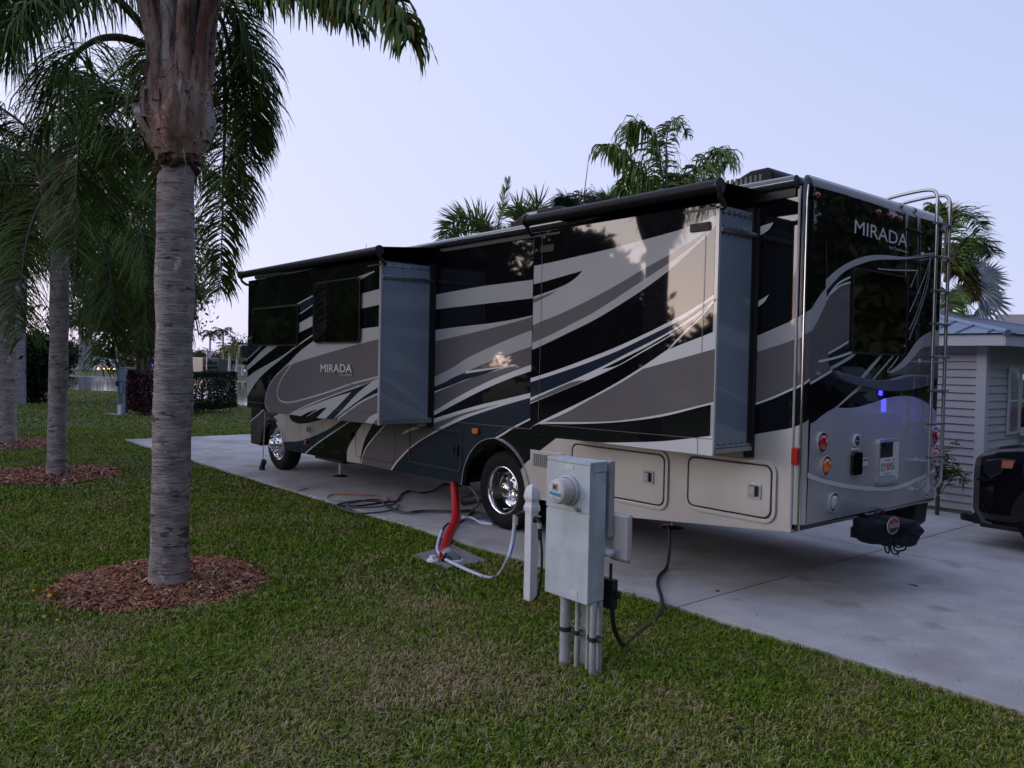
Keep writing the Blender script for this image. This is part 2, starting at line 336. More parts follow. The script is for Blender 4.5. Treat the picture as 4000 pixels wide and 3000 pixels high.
st(NV, ('e', [(625,1310),(850,1302),(1000,1262),(1200,1183),(1400,1080),(1580,945)]), ('e', [(1700,985),(1400,1180),(1190,1310),(1060,1408)]), ('f', [(120,508)]), ('f', [(-90,465)]))
L1.ln(WH, 'f', [(650,130),(290,372),(125,508)], .022)
st(BLK, ('e', [(730,850),(733,915),(770,980),(850,1018),(950,1025),(1100,1000),(1330,940)]), ('e', [(1330,900),(730,830)]))
st(FEN, ('e', [(125,980),(180,930),(260,870),(320,800)]), ('e', [(520,850),(540,862)]), ('e', [(480,915),(440,905),(400,918),(330,1010),(290,1150),(275,1330),(272,1366)]), ('e', [(128,1330)]))
L1.ln(WH, 'e', [(128,985),(180,935),(260,870),(330,800)], .02)
# rear lower silver and rear side
for q in (0,):
    P = [on('D', 62,706,'y',0), on('D',175,605,'y',0), on('D',290,517,'y',0), on('D',430,530,'y',0), on('D',620,546,'y',0), on('D',1310,600,'y',0)]+[on('F',590,466,'y',0), on('F',950,405,'y',0)]
    P = P+[np.array(p) for p in [(3.898, 0, 1.56), (3.898, 0, .692), (2.2, 0, .543), (.62, 0, .523)]]
    P += [np.array((x, 0, z)) for x, z in arc(RA[0], RA[1], RA[2]+.002, 2, 30, 6)]
    L1.put(P, SV)
st(LT, ('A', [(1585,1078),(1600,1073)]), ('g', [(-60,935),(0,895),(42,880)]), ('g', [(42,1128),(0,1140),(-60,1165)]), ('A', [(1600,1168),(1585,1174)]))
st(GY, ('A', [(1585,1174),(1600,1168)]), ('g', [(-60,1165),(0,1140),(42,1128)]), ('H', [(338,362),(200,425),(82,466)]))
L1.ln(WH, 'H', [(340,358),(200,421),(80,464)], .018)
st(WH, ('K', [(888,620),(960,595),(1078,560)]), ('K', [(1078,560),(1010,660),(888,738)]))
st(WH, ('K', [(865,1590),(940,1545),(1018,1494)]), ('K', [(1018,1494),(960,1590),(868,1662)]))
L1.ln(EDG, 'D', [(-100,485),(-30,455),(110,455)], .006)
L1.ln(EDG, 'c', [(350,1380),(700,1410),(1120,1450)], .008)
L1.ln(EDG, 'f', [(800,520),(1180,575)], .006)
for k_, a_, b_ in (('e', (900,1020), (895,1285)), ('e', (1118,1000), (1105,1210)), ('e', (1205,980), (1195,1300)), ('e', (1910,1010), (1905,1230)), ('e', (1775,1195), (1765,1360)), ('f', (1215,200), (1205,555))):
    L1.ln(EDG, k_, [a_, b_], .008)
mb.build('side_livery', RV)
# rear cap with rounded corners
mb = MB(); RC = XR-3.90
def plan(r=RC, x1=XR, y0=0., y1=WD, x0=3.902):
    P = [(x0, y0)]
    for i in range(1, 7): t = math.radians(-90+90*i/6); P.append((x1-r+r*math.cos(t), y0+r+r*math.sin(t)))
    for i in range(0, 7): t = math.radians(90*i/6); P.append((x1-r+r*math.cos(t), y1-r+r*math.sin(t)))
    return P+[(x0, y1)]
pl = plan(); n = len(pl)
lev = [(.70, .06), (.72, .02), (.76, 0), (3.57, 0), (3.63, .015), (3.675, .05), (3.69, .10)]
V = []
for z, ins in lev:
    for (x, y) in pl: V.append((min(x, XR-ins) if x > 3.91 else x, min(max(y, ins), WD-ins), z))
Fs = [(i*n+j, i*n+(j+1) % n, (i+1)*n+(j+1) % n, (i+1)*n+j) for i in range(len(lev)-1) for j in range(n)]
mb.add(V, Fs, BLK, True); mb.add(V[:n][::-1], [tuple(range(n))], BLK); mb.add(V[-n:], [tuple(range(n))], BLK)
mb.build('rear_cap', RV)
mb = MB()
# corner wrap bands: z at seam side and at rear side
def corner(M, zs0, zs1, zr0, zr1, l, y0=0., flip=False):
    k = 6; o_ = .0004*l+.0004; V = []
    for i in range(k+1):
        t = math.radians(-90+90*i/k); f = i/k; r = RC+o_
        x = XR-RC+r*math.cos(t); y = RC+r*math.sin(t)
        if flip: y = WD-y
        V += [(x, y, zs0+(zr0-zs0)*f), (x, y, zs1+(zr1-zs1)*f)]
    mb.add(V, [(2*i, 2*i+2, 2*i+3, 2*i+1) for i in range(k)], M, True)
corner(LT, 2.30, 2.49, 2.39, 2.57, 2); corner(GY, 1.905, 2.30, 1.985, 2.39, 1); corner(WH, 1.89, 1.91, 1.965, 1.99, 2); corner(SV, .76, 1.575, .76, 1.64, 1)
corner(SV, .76, 1.60, .76, 1.60, 1, flip=True); corner(LT, 2.30, 2.45, 2.2, 2.4, 1, flip=True)
L2 = Livery(mb, 'x', XR, 1, rect=(RC-.005, WD-RC, .76, 3.5)); st = L2.st
st(GY, ('g', [(205,1045),(300,880),(385,690),(450,590),(560,510),(668,478)]), ('g', [(668,478),(655,1150)]), ('g', [(560,1215),(430,1300),(405,1360),(430,1480)]), ('h', [(485,325),(240,470),(205,488)]))
st(LT, ('g', [(198,790),(260,690),(320,600),(378,530)]), ('g', [(380,430),(500,320),(640,230),(800,165),(950,140),(1100,142),(1300,160),(1500,155),(1625,128)]), ('g', [(1625,150),(1450,175),(1250,192),(1050,192),(900,210),(780,250),(680,290),(580,350),(480,450),(387,555)]), ('g', [(387,690),(300,880),(205,1050)]))
st(NV, ('g', [(388,560),(480,450),(590,355)]), ('g', [(540,430),(460,530),(390,650)]))
L2.ln(WH, 'g', [(388,665),(440,575),(540,465),(668,400)], .018); L2.ln(WH, 'g', [(430,600),(540,505),(668,460)], .018)
st(NV, ('g', [(405,1310),(540,1225),(650,1160)]), ('g', [(745,1275),(640,1360),(430,1480)]))
L2.ln(WH, 'g', [(405,1302),(540,1225),(645,1158)], .018); L2.ln(WH, 'g', [(290,1395),(500,1348),(680,1285),(745,1272)], .02); L2.ln(LT, 'g', [(745,1280),(640,1360),(430,1478)], .03)
st(SV, ('h', [(215,1008),(260,990),(400,880),(545,795)]), ('h', [(550,797),(640,808),(800,800),(1000,745),(1200,680),(1350,655),(1500,655),(1650,700),(1800,810),(1960,985)]), ('i', [(2100,500),(2050,900),(1500,1000),(150,1260)]))
st(LT, ('h', [(1128,108),(980,270),(860,415),(835,520),(700,650),(540,797)]), ('h', [(575,795),(720,670),(880,540),(905,430),(1020,290),(1162,110)]))
L2.ln(LT, 'h', [(1290,130),(1150,290),(1025,440),(1000,535),(1120,495),(1240,450),(1450,390),(1600,385),(1780,400)], .022)
L2.ln(LT, 'h', [(1355,140),(1270,260),(1210,335),(1300,335),(1400,280)], .018)
st(GY, ('g', [(1765,1215),(1600,1215),(1500,1240),(1400,1350),(1250,1480),(1100,1560)]), ('g', [(1300,1545),(1500,1550),(1640,1570),(1790,1659)]))
st(LT, ('g', [(1790,1050),(1680,1030),(1560,1065),(1450,1150),(1330,1320),(1250,1410),(1170,1480)]), ('g', [(1090,1530),(1200,1500),(1300,1450),(1400,1350),(1500,1240),(1600,1215),(1790,1222)]))
st(NV, ('g', [(1605,190),(1570,500),(1480,800),(1355,1135)]), ('g', [(1350,1025),(1430,850),(1530,550),(1595,250)]))
L2.ln(LT, 'g', [(1605,190),(1570,500),(1480,800),(1352,1138)], .012); L2.ln(LT, 'g', [(1597,240),(1530,550),(1430,850),(1350,1020)], .012); L2.ln(LT, 'g', [(1600,185),(1550,350),(1450,600),(1357,815)], .014)
L2.ln(LT, 'g', [(985,302),(1200,318),(1450,322)], .012); L2.ln(LT, 'g', [(1450,322),(1368,520)], .012)
L2.ln(WH, 'h', [(200,487),(240,470),(485,325)], .02)
L2.ln(WH, 'i', [(150,352),(300,410),(450,455),(800,522),(1100,542),(1290,538),(1500,475),(1780,345),(1950,225)], .04)
st(EDG, ('g', [(372,0),(378,430)]), ('g', [(382,430),(376,0)]))
mb.build('rear_livery', RV)
def lettering(mbt, k, ax, v, off, x0, y0, x1, y1, h_y, txt, M):
    a_ = on(k, x0, y0, ax, v); b_ = on(k, x1, y1, ax, v); t_ = on(k, x0, h_y, ax, v); d = np.array([0, -off, 0]) if ax == 'y' else np.array([off, 0, 0])
    r_ = b_-a_; text(mbt, txt, a_+d, nrm(r_), (0, 0, 1), np.linalg.norm(r_), t_[2]-a_[2], M)
mb = MB()
lettering(mb, 'G', 'x', XR, .004, 620, 572, 998, 675, 474, 'MIRADA', WH); lettering(mb, 'G', 'x', XR, .004, 872, 688, 1000, 724, 660, 'by Coachmen', WH)
mb.build('lettering', RV)
# ledge under the rear window
mb = MB(); P = [on('h', x, y, 'x', XR) for x, y in cr([(480,318),(650,372),(850,418),(1050,445),(1300,430),(1480,388),(1765,402)], 5)]
Q = [on('h', x, y, 'x', XR) for x, y in cr([(1760,480),(1700,505),(1500,562),(1300,588),(1100,582),(870,535),(700,488),(540,400),(480,318)], 5)]
mb.prism(P+Q, (.05, 0, 0), mat('ledge_paint', (.10, .12, .16), rough=.2, coat=1.)); mb.build('rear_ledge', RV, bevel=.012)
# rolled lower edge of the skirts
mb = MB(); mb.tube([(.66, .022, .545), (2.2, .022, .568), (3.90, .022, .715)], .030, SV, n=12); mb.build('skirt_edge', RV)
mb = MB(); mb.tube([(XR-.035, .10, .775), (XR-.03, 1.3, .775), (XR-.035, WD-.1, .775)], .034, SV, n=12); mb.build('skirt_edge', RV)
# rear window
mb = MB(); a_ = on('g', 668, 1245, 'x', XR); b_ = on('g', 1300, 1335, 'x', XR)
mb.prism([(XR+.001, y, z) for y, z in rrect(a_[1], b_[1], 2.22, 2.96, .07)], (.014, 0, 0), GLS); w = mb.build('window', RV, bevel=.004)
mb = MB(); ring(mb, a_[1]-.012, b_[1]+.012, 2.208, 2.972, .08, .014, xk(XR), PLB, .02); mb.build('window_frame', w)
# side seam rails
for x_ in (3.895, 3.965):
    mb = MB(); mb.tube([(x_, -.006, .72), (x_, -.010, 3.45), (x_, .0, 3.58)], .011, CHR if x_ > 3.93 else TRM, n=8); mb.build('corner_rail', RV)
# gutter rail along roof
mb = MB(); mb.tube([(-7.2, -.03, 3.575), (-2, -.035, 3.595), (3.88, -.035, 3.62)], .050, mat('rail_gloss', (.03, .035, .05), rough=.25, coat=1.), n=14)
mb.box(-7.2, 3.86, -.02, .02, 3.50, 3.60, PLB); mb.build('roof_rail', RV)
mb = MB(); mb.prism([(x, y, z) for x, y, z in [(-7.1, .05, 3.582), (-7.1, 1.3, 3.66), (-7.1, 2.59, 3.582)]], (10.99, 0, 0), EDG); mb.build('roof', RV)
# slide-outs
def slide(x0, x1, y, z0, z1, nm, paint):
    mb = MB(); mb.box(x0, x1-.03, y, .05, z0, z1, BLK); s_ = mb.build('slide_out', RV, bevel=.004, label=nm)
    mb = MB(); paint(mb); mb.build('slide_livery', s_)
    mb = MB(); mb.box(x1-.03, x1-.002, y+.03, -.055, z0+.04, z1-.02, EPN); mb.build('end_panel', s_)
    mb = MB(); mb.box(x1-.03, x1+.008, y-.004, y+.022, z0, z1-.01, TRM); mb.build('corner_trim', s_, bevel=.003)
    mb = MB(); mb.box(x1-.03, x1+.006, -.085, -.002, z0-.05, z1+.02, RUB); mb.box(x1-.03, x1+.03, -.03, -.001, z0-.05, z1+.02, RUB)
    mb.box(x0-.03, x0+.0, -.05, -.001, z0-.04, z1+.02, RUB); mb.box(x0, x1-.031, -.05, -.001, z1, z1+.03, RUB); mb.build('seal', s_)
    def rail(za, zb, th, yb):
        mb = MB(); mb.box(x1-.002, x1+th, y+.025, yb, za, zb, ALU)
        for i in range(6):
            yy = y+.06+(yb-y-.1)*i/5
            for zc in ((zb+.006,) if za < z0+.2 else (za-.012, zb+.012)): mb.lathe((x1+.001, yy, zc), [(.0, .008), (.007, .006), (.008, 0)], PLB, n=8, axis='x')
        mb.build('trim_rail', s_, bevel=.003)
    rail(z0+.01, z0+.05, .022, -.03); rail(z0+.055, z0+.075, .012, -.03); rail(z1-.235, z1-.195, .018, -.02); rail(z1-.07, z1-.064, .006, -.08)
    return s_
def paintR(mb):
    L = Livery(mb, 'y', -.566, -1, rect=(1.2, 3.498, 1.30, 3.42)); st = L.st
    st(LT, ('a', [(100,661),(195,640),(330,612),(600,550),(900,480),(1200,400),(1500,320),(1700,262),(1900,185),(2110,93)]), ('a', [(2110,185),(2050,235),(1970,330),(1850,445),(1700,585),(1600,675),(1330,880),(1000,1095),(740,1249),(480,1378),(170,1527),(80,1565)]))
    st(GY, ('a', [(85,1303),(175,1262),(400,1170),(700,1025),(1000,862),(1290,690),(1580,530),(1800,395),(1950,290),(2085,155)]), ('a', [(2085,155),(1980,290),(1830,425),(1600,600),(1330,782),(1000,1000),(740,1165),(590,1244),(320,1385),(175,1450),(85,1490)]))
    st(BLK, ('a', [(95,858),(190,835),(400,775),(622,712)]), ('a', [(622,712),(560,780),(440,862),(240,943),(90,992)]))
    st(GY, ('a', [(90,1018),(190,985),(300,945),(355,920)]), ('a', [(355,920),(290,965),(190,1015),(90,1062)]))
    st(WH, ('a', [(60,1872),(160,1844),(400,1764),(700,1652),(1000,1532),(1300,1394),(1500,1295),(1700,1190),(1930,1050),(2080,945)]), ('a', [(2080,975),(1930,1085),(1700,1244),(1540,1319),(1300,1436),(1000,1579),(700,1699),(400,1805),(60,1917)]))
    st(NV, ('a', [(60,1917),(400,1805),(700,1699),(1000,1579),(1300,1436),(1540,1319),(1700,1240),(1930,1085),(2078,975)]), ('a', [(2075,985),(1960,1100),(1760,1244),(1500,1405),(1100,1610),(840,1745),(480,1912),(160,2044),(60,2085)]))
    st(WH, ('a', [(60,2085),(160,2044),(480,1912),(840,1745),(1100,1610),(1500,1405),(1760,1244),(1960,1100),(2075,985)]), ('a', [(2075,1000),(1980,1110),(1840,1244),(1500,1462),(1300,1578),(1010,1740),(665,1900),(150,2112),(55,2152)]))
    st(BLK, ('a', [(835,1774),(1000,1692),(1300,1542),(1500,1427),(1800,1250),(1960,1122)]), ('a', [(1960,1125),(1800,1262),(1500,1450),(1300,1562),(1010,1730),(835,1774)]))
    st(GY, ('a', [(60,2116),(480,1925),(665,1893)]), ('a', [(665,1893),(480,1975),(150,2105),(60,2138)]))
    st(WH, ('a', [(1540,1569),(1700,1393),(1885,1228),(1960,1130),(2078,1000)]), ('a', [(2078,1018),(1925,1205),(1730,1396),(1560,1565)]))
    st(WH, ('a', [(30,2440),(150,2352),(400,2229),(700,2084),(1000,1919),(1280,1744),(1540,1567)]), ('a', [(1540,1569),(1750,1485),(1925,1419),(2070,1360)]), ('a', [(2050,2150),(1900,2184),(1500,2284),(1100,2339),(800,2359),(500,2367),(155,2370),(50,2430)]))
    st(GY, ('a', [(215,2346),(450,2244),(700,2106),(1000,1944),(1280,1772)]), ('a', [(1280,1772),(1600,1684),(1920,1594),(2066,1554)]), ('a', [(2050,2128),(1900,2164),(1500,2259),(1100,2322),(800,2344),(215,2346)]))
    st(WH, ('a', [(810,2569),(1300,2562),(1600,2544),(2040,2492)]), ('a', [(2040,2720),(1870,2694),(1300,2629),(810,2569)]))
    L.ln(EDG, 'a', [(155,2369),(1000,2445),(1870,2519),(2035,2530)], .006)
    for p, q_ in (((195,330),(175,1382)), ((175,1382),(148,2370)), ((1955,320),(1898,2170)), ((1872,2520),(1870,2694))): L.ln(EDG, 'a', [p, q_], .006)
SR = slide(1.20, 3.50, -.566, 1.335, 3.42, 'rear slide-out with wide pale stripes', paintR)
def paintF(mb):
    L = Livery(mb, 'y', -.83, -1, rect=(-5.63, -1.402, 1.20, 3.35)); st = L.st
    st(LT, ('d', [(1845,395),(2165,310)]), ('d', [(2165,558),(1842,628)]))
    st(GY, ('d', [(655,1535),(800,1488),(1000,1420),(1300,1330),(1700,1215),(2165,1092)]), ('e', [(2150,1040),(1400,960),(740,885),(405,850)]), ('e', [(405,832),(350,740),(348,640),(400,450),(500,290),(650,145)]))
    st(LT, ('d', [(1110,1130),(1150,1155)]), ('d', [(1790,1128),(1835,1060),(1838,945)]), ('d', [(1838,945),(2165,903)]), ('d', [(2165,1092),(1700,1215),(1300,1330),(1000,1420),(800,1488),(655,1535)]), ('d', [(655,1535),(760,1430),(900,1290),(1110,1130)]))
    L.ln(LT, 'e', [(690,100),(600,190),(500,290),(400,450),(348,640),(350,740),(410,840)], .018)
    L.ln(LT, 'e', [(765,85),(640,260),(560,420),(535,560),(570,650),(660,688),(800,680),(1100,600),(1400,505),(1700,400),(2150,283)], .024)
    st(LT, ('e', [(725,872),(1000,730),(1400,575),(1800,430),(2100,325),(2150,300)]), ('e', [(2150,435),(1900,600),(1650,790),(1470,960)]), ('e', [(1100,930),(725,880)]))
    st(NV, ('e', [(815,830),(1000,760),(1300,635),(1600,525),(1850,435),(2030,362)]), ('e', [(2030,362),(1800,545),(1600,760),(1415,960)]), ('e', [(1295,945),(1500,740),(1700,530)]), ('e', [(1700,530),(1400,620),(1000,770),(815,830)]))
    st(NV, ('e', [(2150,435),(1900,598),(1650,785),(1425,955)]), ('e', [(1480,960),(1700,780),(1900,645),(2150,530)]))
    L.ln(LT, 'e', [(2150,540),(1900,660),(1700,790),(1480,955)], .026)
    st(BLK, ('e', [(910,905),(1060,830),(1175,803)]), ('e', [(1175,803),(1090,850),(990,915)]))
    st(BLK, ('e', [(1000,915),(1230,790),(1320,773)]), ('e', [(1320,773),(1240,850),(1150,940)]))
    st(GY, ('e', [(1500,330),(1800,415),(2100,312)]), ('e', [(2100,318),(1800,425),(1500,340)]))
    st(LT, ('e', [(2150,840),(2010,905),(1915,1010)]), ('e', [(2030,1030),(2150,915)]))
    st(LT, ('d', [(60,1535),(300,1290),(420,1190)]), ('d', [(575,1190),(350,1360),(60,1605)]))
    st(NV, ('d', [(70,1120),(155,1062)]), ('d', [(180,1190),(310,1200)]), ('d', [(310,1200),(60,1435)]))
    L.ln(LT, 'd', [(60,1430),(305,1205)], .018); L.ln(LT, 'd', [(65,1118),(155,1055)], .014)
    st(LT, ('d', [(60,1715),(210,1605),(600,1380),(850,1200),(1095,1030)]), ('d', [(1095,1058),(900,1190),(600,1420),(375,1605)]), ('e', [(375,198),(230,345),(60,610)]))
    L.ln(LT, 'd', [(860,555),(1100,425)], .022); st(NV, ('d', [(865,572),(1100,440)]), ('d', [(1100,565),(875,718)])); L.ln(LT, 'd', [(872,728),(1100,570)], .018)
    st(LT, ('d', [(870,865),(1098,735)]), ('d', [(1098,900),(870,1012)]))
    L.ln(LT, 'd', [(1820,135),(2070,42)], .018); L.ln(LT, 'd', [(1838,165),(2070,44)], .016)
    L.ln(EDG, 'e', [(40,673),(350,705),(900,760)], .008); L.ln(EDG, 'e', [(1400,802),(2150,850)], .006)
SF = slide(-5.63, -1.40, -.83, 1.24, 3.34, 'front slide-out with two dark windows', paintF)
mb = MB(); lettering(mb, 'e', 'y', -.83, .03, 1245, 215, 1735, 219, 93, 'MIRADA', WH); lettering(mb, 'e', 'y', -.83, .03, 1560, 285, 1735, 286, 232, 'by Coachmen', LT); mb.build('lettering', SF)
for k_, x0, z0_, x1, z1_ in (('d', 145, 1200, 862, 560), ('d', 1108, 1155, 1838, 140)):
    a_ = on(k_, x0, z0_, 'y', -.86); b_ = on(k_, x1, z1_, 'y', -.86)
    mb = MB(); mb.prism([(x, -.848, z) for x, z in rrect(a_[0], b_[0], a_[2], b_[2], .07)], (0, -.02, 0), GLS); w = mb.build('window', SF, bevel=.004)
    mb = MB(); ring(mb, a_[0]-.012, b_[0]+.012, a_[2]-.012, b_[2]+.012, .08, .014, yk(-.846), PLB, .025)
    if x0 < 500: mb.box(a_[0]+.04, b_[0]-.04, -.872, -.868, b_[2]-.015, b_[2]-.008, ALU)
    mb.build('window_frame', w)
# slide toppers
def topper(x0, x1, y, z, zt, nm):
    mb = MB(); mb.tube([(x0, y, z), (x1, y, z)], .056, FAB, n=16)
    for xe in (x0, x1): mb.tube([(xe-.012, y, z), (xe+.012, y, z)], .066, PLB, n=16)
    t_ = mb.build('slide_topper', RV, label=nm)
    mb = MB(); mb.prism([(x0+.04, y-.02, z+.05), (x0+.04, 0, zt), (x0+.04, 0, zt-.008), (x0+.04, y-.02, z+.04)], (x1-x0-.08, 0, 0), FAB); mb.build('topper_fabric', t_)
    for xe, s_ in ((x0, 1), (x1, -1)):
        mb = MB(); mb.tube(cr([(xe, y, z), (xe-.0*s_, y+.01, z-.09), (xe+.01*s_, y+.09, z-.15), (xe+.05*s_, y+.12, z-.155)], 4), .022, PLB, n=8)
        mb.box(xe, xe+s_*.42, y+.07, y+.095, z-.168, z-.148, PLB); mb.build('bracket', t_)
a_ = on('P', 1030, 500, 'y', -.64); b_ = on('Q', 1060, 650, 'y', -.64); topper(a_[0], b_[0], -.64, (a_[2]+b_[2])/2, 3.60, 'black topper roller over the rear slide-out')
a_ = on('B', 10, 190, 'y', -.92); b_ = on('d', 2150, -250, 'y', -.92); topper(-5.72, -1.30, -.92, 3.435, 3.57, 'black topper roller over the front slide-out')
for xa, ya in ((1.33, -.572), (3.22, -.572)):
    mb = MB(); mb.box(xa, xa+.2, ya-.014, ya, 3.20, 3.27, IRON); mb.build('hinge_plate', SR, bevel=.003)
# arch trims
def archtrim(c, a0, a1, M, w=.05, nm='arch_trim'):
    mb = MB(); o_ = arc(c[0], c[1], c[2], a0, a1, 24); i_ = arc(c[0], c[1], c[2]-w, a0, a1, 24)
    V = [(x, -.026, z) for x, z in o_]+[(x, -.018, z) for x, z in i_]+[(x, .06, z) for x, z in i_]+[(x, .0, z) for x, z in o_]; k = 25
    mb.add(V, [(r_*k+j, r_*k+j+1, ((r_+1) % 4)*k+j+1, ((r_+1) % 4)*k+j) for r_ in range(4) for j in range(24)], M, False); return mb.build(nm, RV, bevel=.004)
archtrim(RA, 35, 180, BLK, .06); archtrim(RA, 2, 34, SV, .07); archtrim((RA[0], RA[1], RA[2]+.012), 2, 180, TRM, .012)
archtrim(FA, 2, 62, SV, .06); archtrim(FA, 63, 178, FEN, .05)
# compartment doors
for (xa, za, xb, zb) in ((1.30, .72, 2.55, 1.20), (2.85, .78, 3.71, 1.22)):
    mb = MB(); mb.prism([(x, -.012, z) for x, z in rrect(xa, xb, za, zb, .07)], (0, -.020, 0), SV); d_ = mb.build('compartment_door', RV, bevel=.006)
    mb = MB(); ring(mb, xa-.012, xb+.012, za-.012, zb+.012, .08, .016, yk(-.021), PLB, .004); mb.build('door_gap', d_)
    mb = MB(); ring(mb, xa-.05, xb+.05, za-.05, zb+.05, .11, .034, yk(-.016), SV, .014); mb.build('door_frame', d_, bevel=.003)
LCH = mat('latch_silver', (.5, .5, .51), rough=.25, coat=1.)
def latch(x, z, parent, M=CHR, y=-.033, s=.066):
    mb = MB(); ring(mb, x-s, x+s, z-s, z+s, .018, .02, yk(y+.002), LCH if M is CHR else M, .014)
    mb.box(x-s+.01, x+s-.01, y-.002, y+.004, z-s+.01, z+s-.01, PLB)
    mb.box(x-s*.6, x+s*.1, y-.024, y-.001, z-s*.62, z+s*.62, LCH if M is CHR else M); mb.build('latch_handle', parent, bevel=.004)
D = [o for o in bpy.data.objects if o.name.startswith('compartment_door')]
latch(2.37, .975, D[0]); latch(3.56, .995, D[1])
for (p0, p1, hx, hy, M) in ((('f', 1362, 470), ('f', 1945, 690), 1868, 465, NV),):
    xa, xb, za, zb = -1.93, -.74, .68, 1.17
    mb = MB(); ring(mb, xa, xb, za, zb, .06, .009, yk(-.022), PLB, .002); ring(mb, xa-.012, xb+.012, za-.012, zb+.012, .07, .006, yk(-.022), EDG, .002); d_ = mb.build('compartment_door', RV)
    h_ = on('f', hx, hy, 'y', 0); latch(h_[0], h_[2], d_, NV)
mb = MB(); ring(mb, -3.42, -2.32, .60, 1.2, .06, .007, yk(-.022), PLB, .002); d_ = mb.build('compartment_door', RV); h_ = on('f', 660, 305, 'y', 0); latch(h_[0], h_[2], d_, PLB, s=.05)
h_ = on('f', 178, 232, 'y', 0); mb = MB(); ring(mb, -5.9, -4.5, .62, 1.2, .02, .005, yk(-.022), EDG, .002); d_ = mb.build('compartment_door', RV); latch(h_[0], h_[2], d_, TRM, s=.05)
mb = MB(); mb.lathe(on('f', 1197, 277, 'y', -.024), [(0, -.004), (.012, -.003), (.012, .006)], CHR, n=12, axis='y'); mb.build('lock', RV)
# furnace vent
a_ = on('D', 150, 608, 'y', -.02); mb = MB(); mb.box(.60, 1.13, -.022, -.01, .60, 1.08, SV); v_ = mb.build('vent_panel', RV, bevel=.004)
mb = MB(); mb.box(.655, .90, -.026, -.0225, .90, 1.04, PLB)
for i in range(7): mb.box(.665+i*.034, .675+i*.034, -.034, -.026, .90, 1.04, TRM)
for i in range(9): mb.box(.655, .90, -.031, -.027, .905+i*.0155, .911+i*.0155, TRM)
mb.build('vent_grille', v_)
# marker lamps
def lamp(k, x, y, w, h, M, nm='marker_light'):
    p = on(k, x, y, 'y', 0); mb = MB(); mb.prism([(u, -.02, z) for u, z in rrect(p[0]-w/2, p[0]+w/2, p[2]-h/2, p[2]+h/2, min(w, h)*.25)], (0, -.03, 0), M); mb.build(nm, RV, bevel=.008)
lamp('c', 567, 1475, .11, .07, AMBL); lamp('f', 151, 378, .07, .075, mat('reflector_red', (.35, .12, .10), rough=.3)); lamp('F', 983, 665, .06, .15, REDL)
# rear lamps
def round_lamp(y, z, M, r=.085, nm='tail_light', bez=True):
    mb = MB(); mb.lathe((XR, y, z), [(r*1.10, .0), (r*1.12, .022), (r*1.04, .032), (r*.98, .02)] if bez else [(r*1.15, 0), (r*1.1, .022)], TRM if bez else PLB, n=28, axis='x')
    b_ = mb.build(nm, RV)
    if bez: mb = MB(); mb.lathe((XR, y, z), [(r*.99, .02), (r*.80, .0205), (0, .0206)], PLB, n=28, axis='x'); mb.build('recess_ring', b_); r = r*.8
    mb = MB(); mb.lathe((XR, y, z), [(r, .018), (r*.95, .030), (r*.6, .042), (0, .047)], M, n=28, axis='x'); mb.build('lens', b_)
def rl(k, x, y): p = on(k, x, y, 'x', XR+.02); return p[1], p[2]
for a3 in ((rl('h', 378, 1258), REDL, 'tail_light', .085), (rl('h', 425, 1560), AMBL, 'turn_signal', .082), (rl('i', 535, 722), WHL, 'reverse_light', .078), (rl('h', 1830, 1168), REDL, 'tail_light', .085), (rl('i', 1880, 95), AMBL, 'turn_signal', .08), (rl('i', 1775, 540), WHL, 'reverse_light', .078)):
    round_lamp(a3[0][0], a3[0][1], a3[1], a3[3], a3[2])
for k_, x, y in (('G', 355, 185), ('G', 797, 297), ('G', 880, 327), ('G', 952, 354), ('G', 1243, 490)):
    p = rl(k_, x, y); round_lamp(min(p[0], WD-.09) if x < 1200 else WD-.12, min(p[1], 3.50), mat('red_lens_dark', (.20, .008, .010), rough=.2, coat=.6), .028, 'clearance_light', False)
# license plate
mb = MB(); a_ = on('i', 1070, 310, 'x', XR); py0, py1, pz0, pz1 = a_[1]+.05, a_[1]+.43, a_[2]-.10, 1.40
ring(mb, py0-.03, py1+.03, pz0-.03, pz1+.02, .04, .030, xk(XR+.002), SV, .028); mb.box(XR+.001, XR+.021, py0, py1, pz0, pz1, FEN); mb.prism([(XR+.021, py1-.11, pz0+.05), (XR+.021, py1, pz0), (XR+.021, py1, pz1), (XR+.021, py1-.11, pz1)], (.004, 0, 0), WH); mb.prism([(XR+.0215, py0, pz0), (XR+.0215, py1, pz0), (XR+.0215, py1-.11, pz0+.05), (XR+.0215, py0, pz0+.05)], (.004, 0, 0), LT); mb.box(XR+.021, XR+.05, py0+.06, py0+.2, pz1-.055, pz1-.01, PLB); rc = mb.build('plate_recess', RV, bevel=.006)
mb = MB(); ya, yb, za, zb = py0+.005, py0+.31, pz0+.065, pz0+.22
za = pz0+.05; zb = za+.17; mb.prism([(XR+.024, y, z) for y, z in rrect(ya, yb, za, zb, .012)], (.004, 0, 0), PLT); lp = mb.build('license_plate', rc)
mb = MB(); X5 = XR+.0295
text(mb, 'ISY', (X5, ya+.02, za+.045), (0, 1, 0), (0, 0, 1), .105, .075, GRN); text(mb, 'M56', (X5, ya+.185, za+.045), (0, 1, 0), (0, 0, 1), .105, .075, GRN)
text(mb, 'SUNSHINE STATE', (X5, ya+.07, za+.012), (0, 1, 0), (0, 0, 1), .165, .014, GRN); text(mb, 'FLORIDA', (X5, ya+.10, zb-.032), (0, 1, 0), (0, 0, 1), .105, .018, GRN)
for i in range(2): mb.lathe((X5-.0005, ya+.148+.012*i, za+.095-.028*i), [(.022, 0), (0, .001)], ORG, n=14, axis='x')
mb.box(X5-.001, X5, yb-.045, yb-.02, zb-.04, zb-.012, ORG); mb.build('plate_lettering', lp)
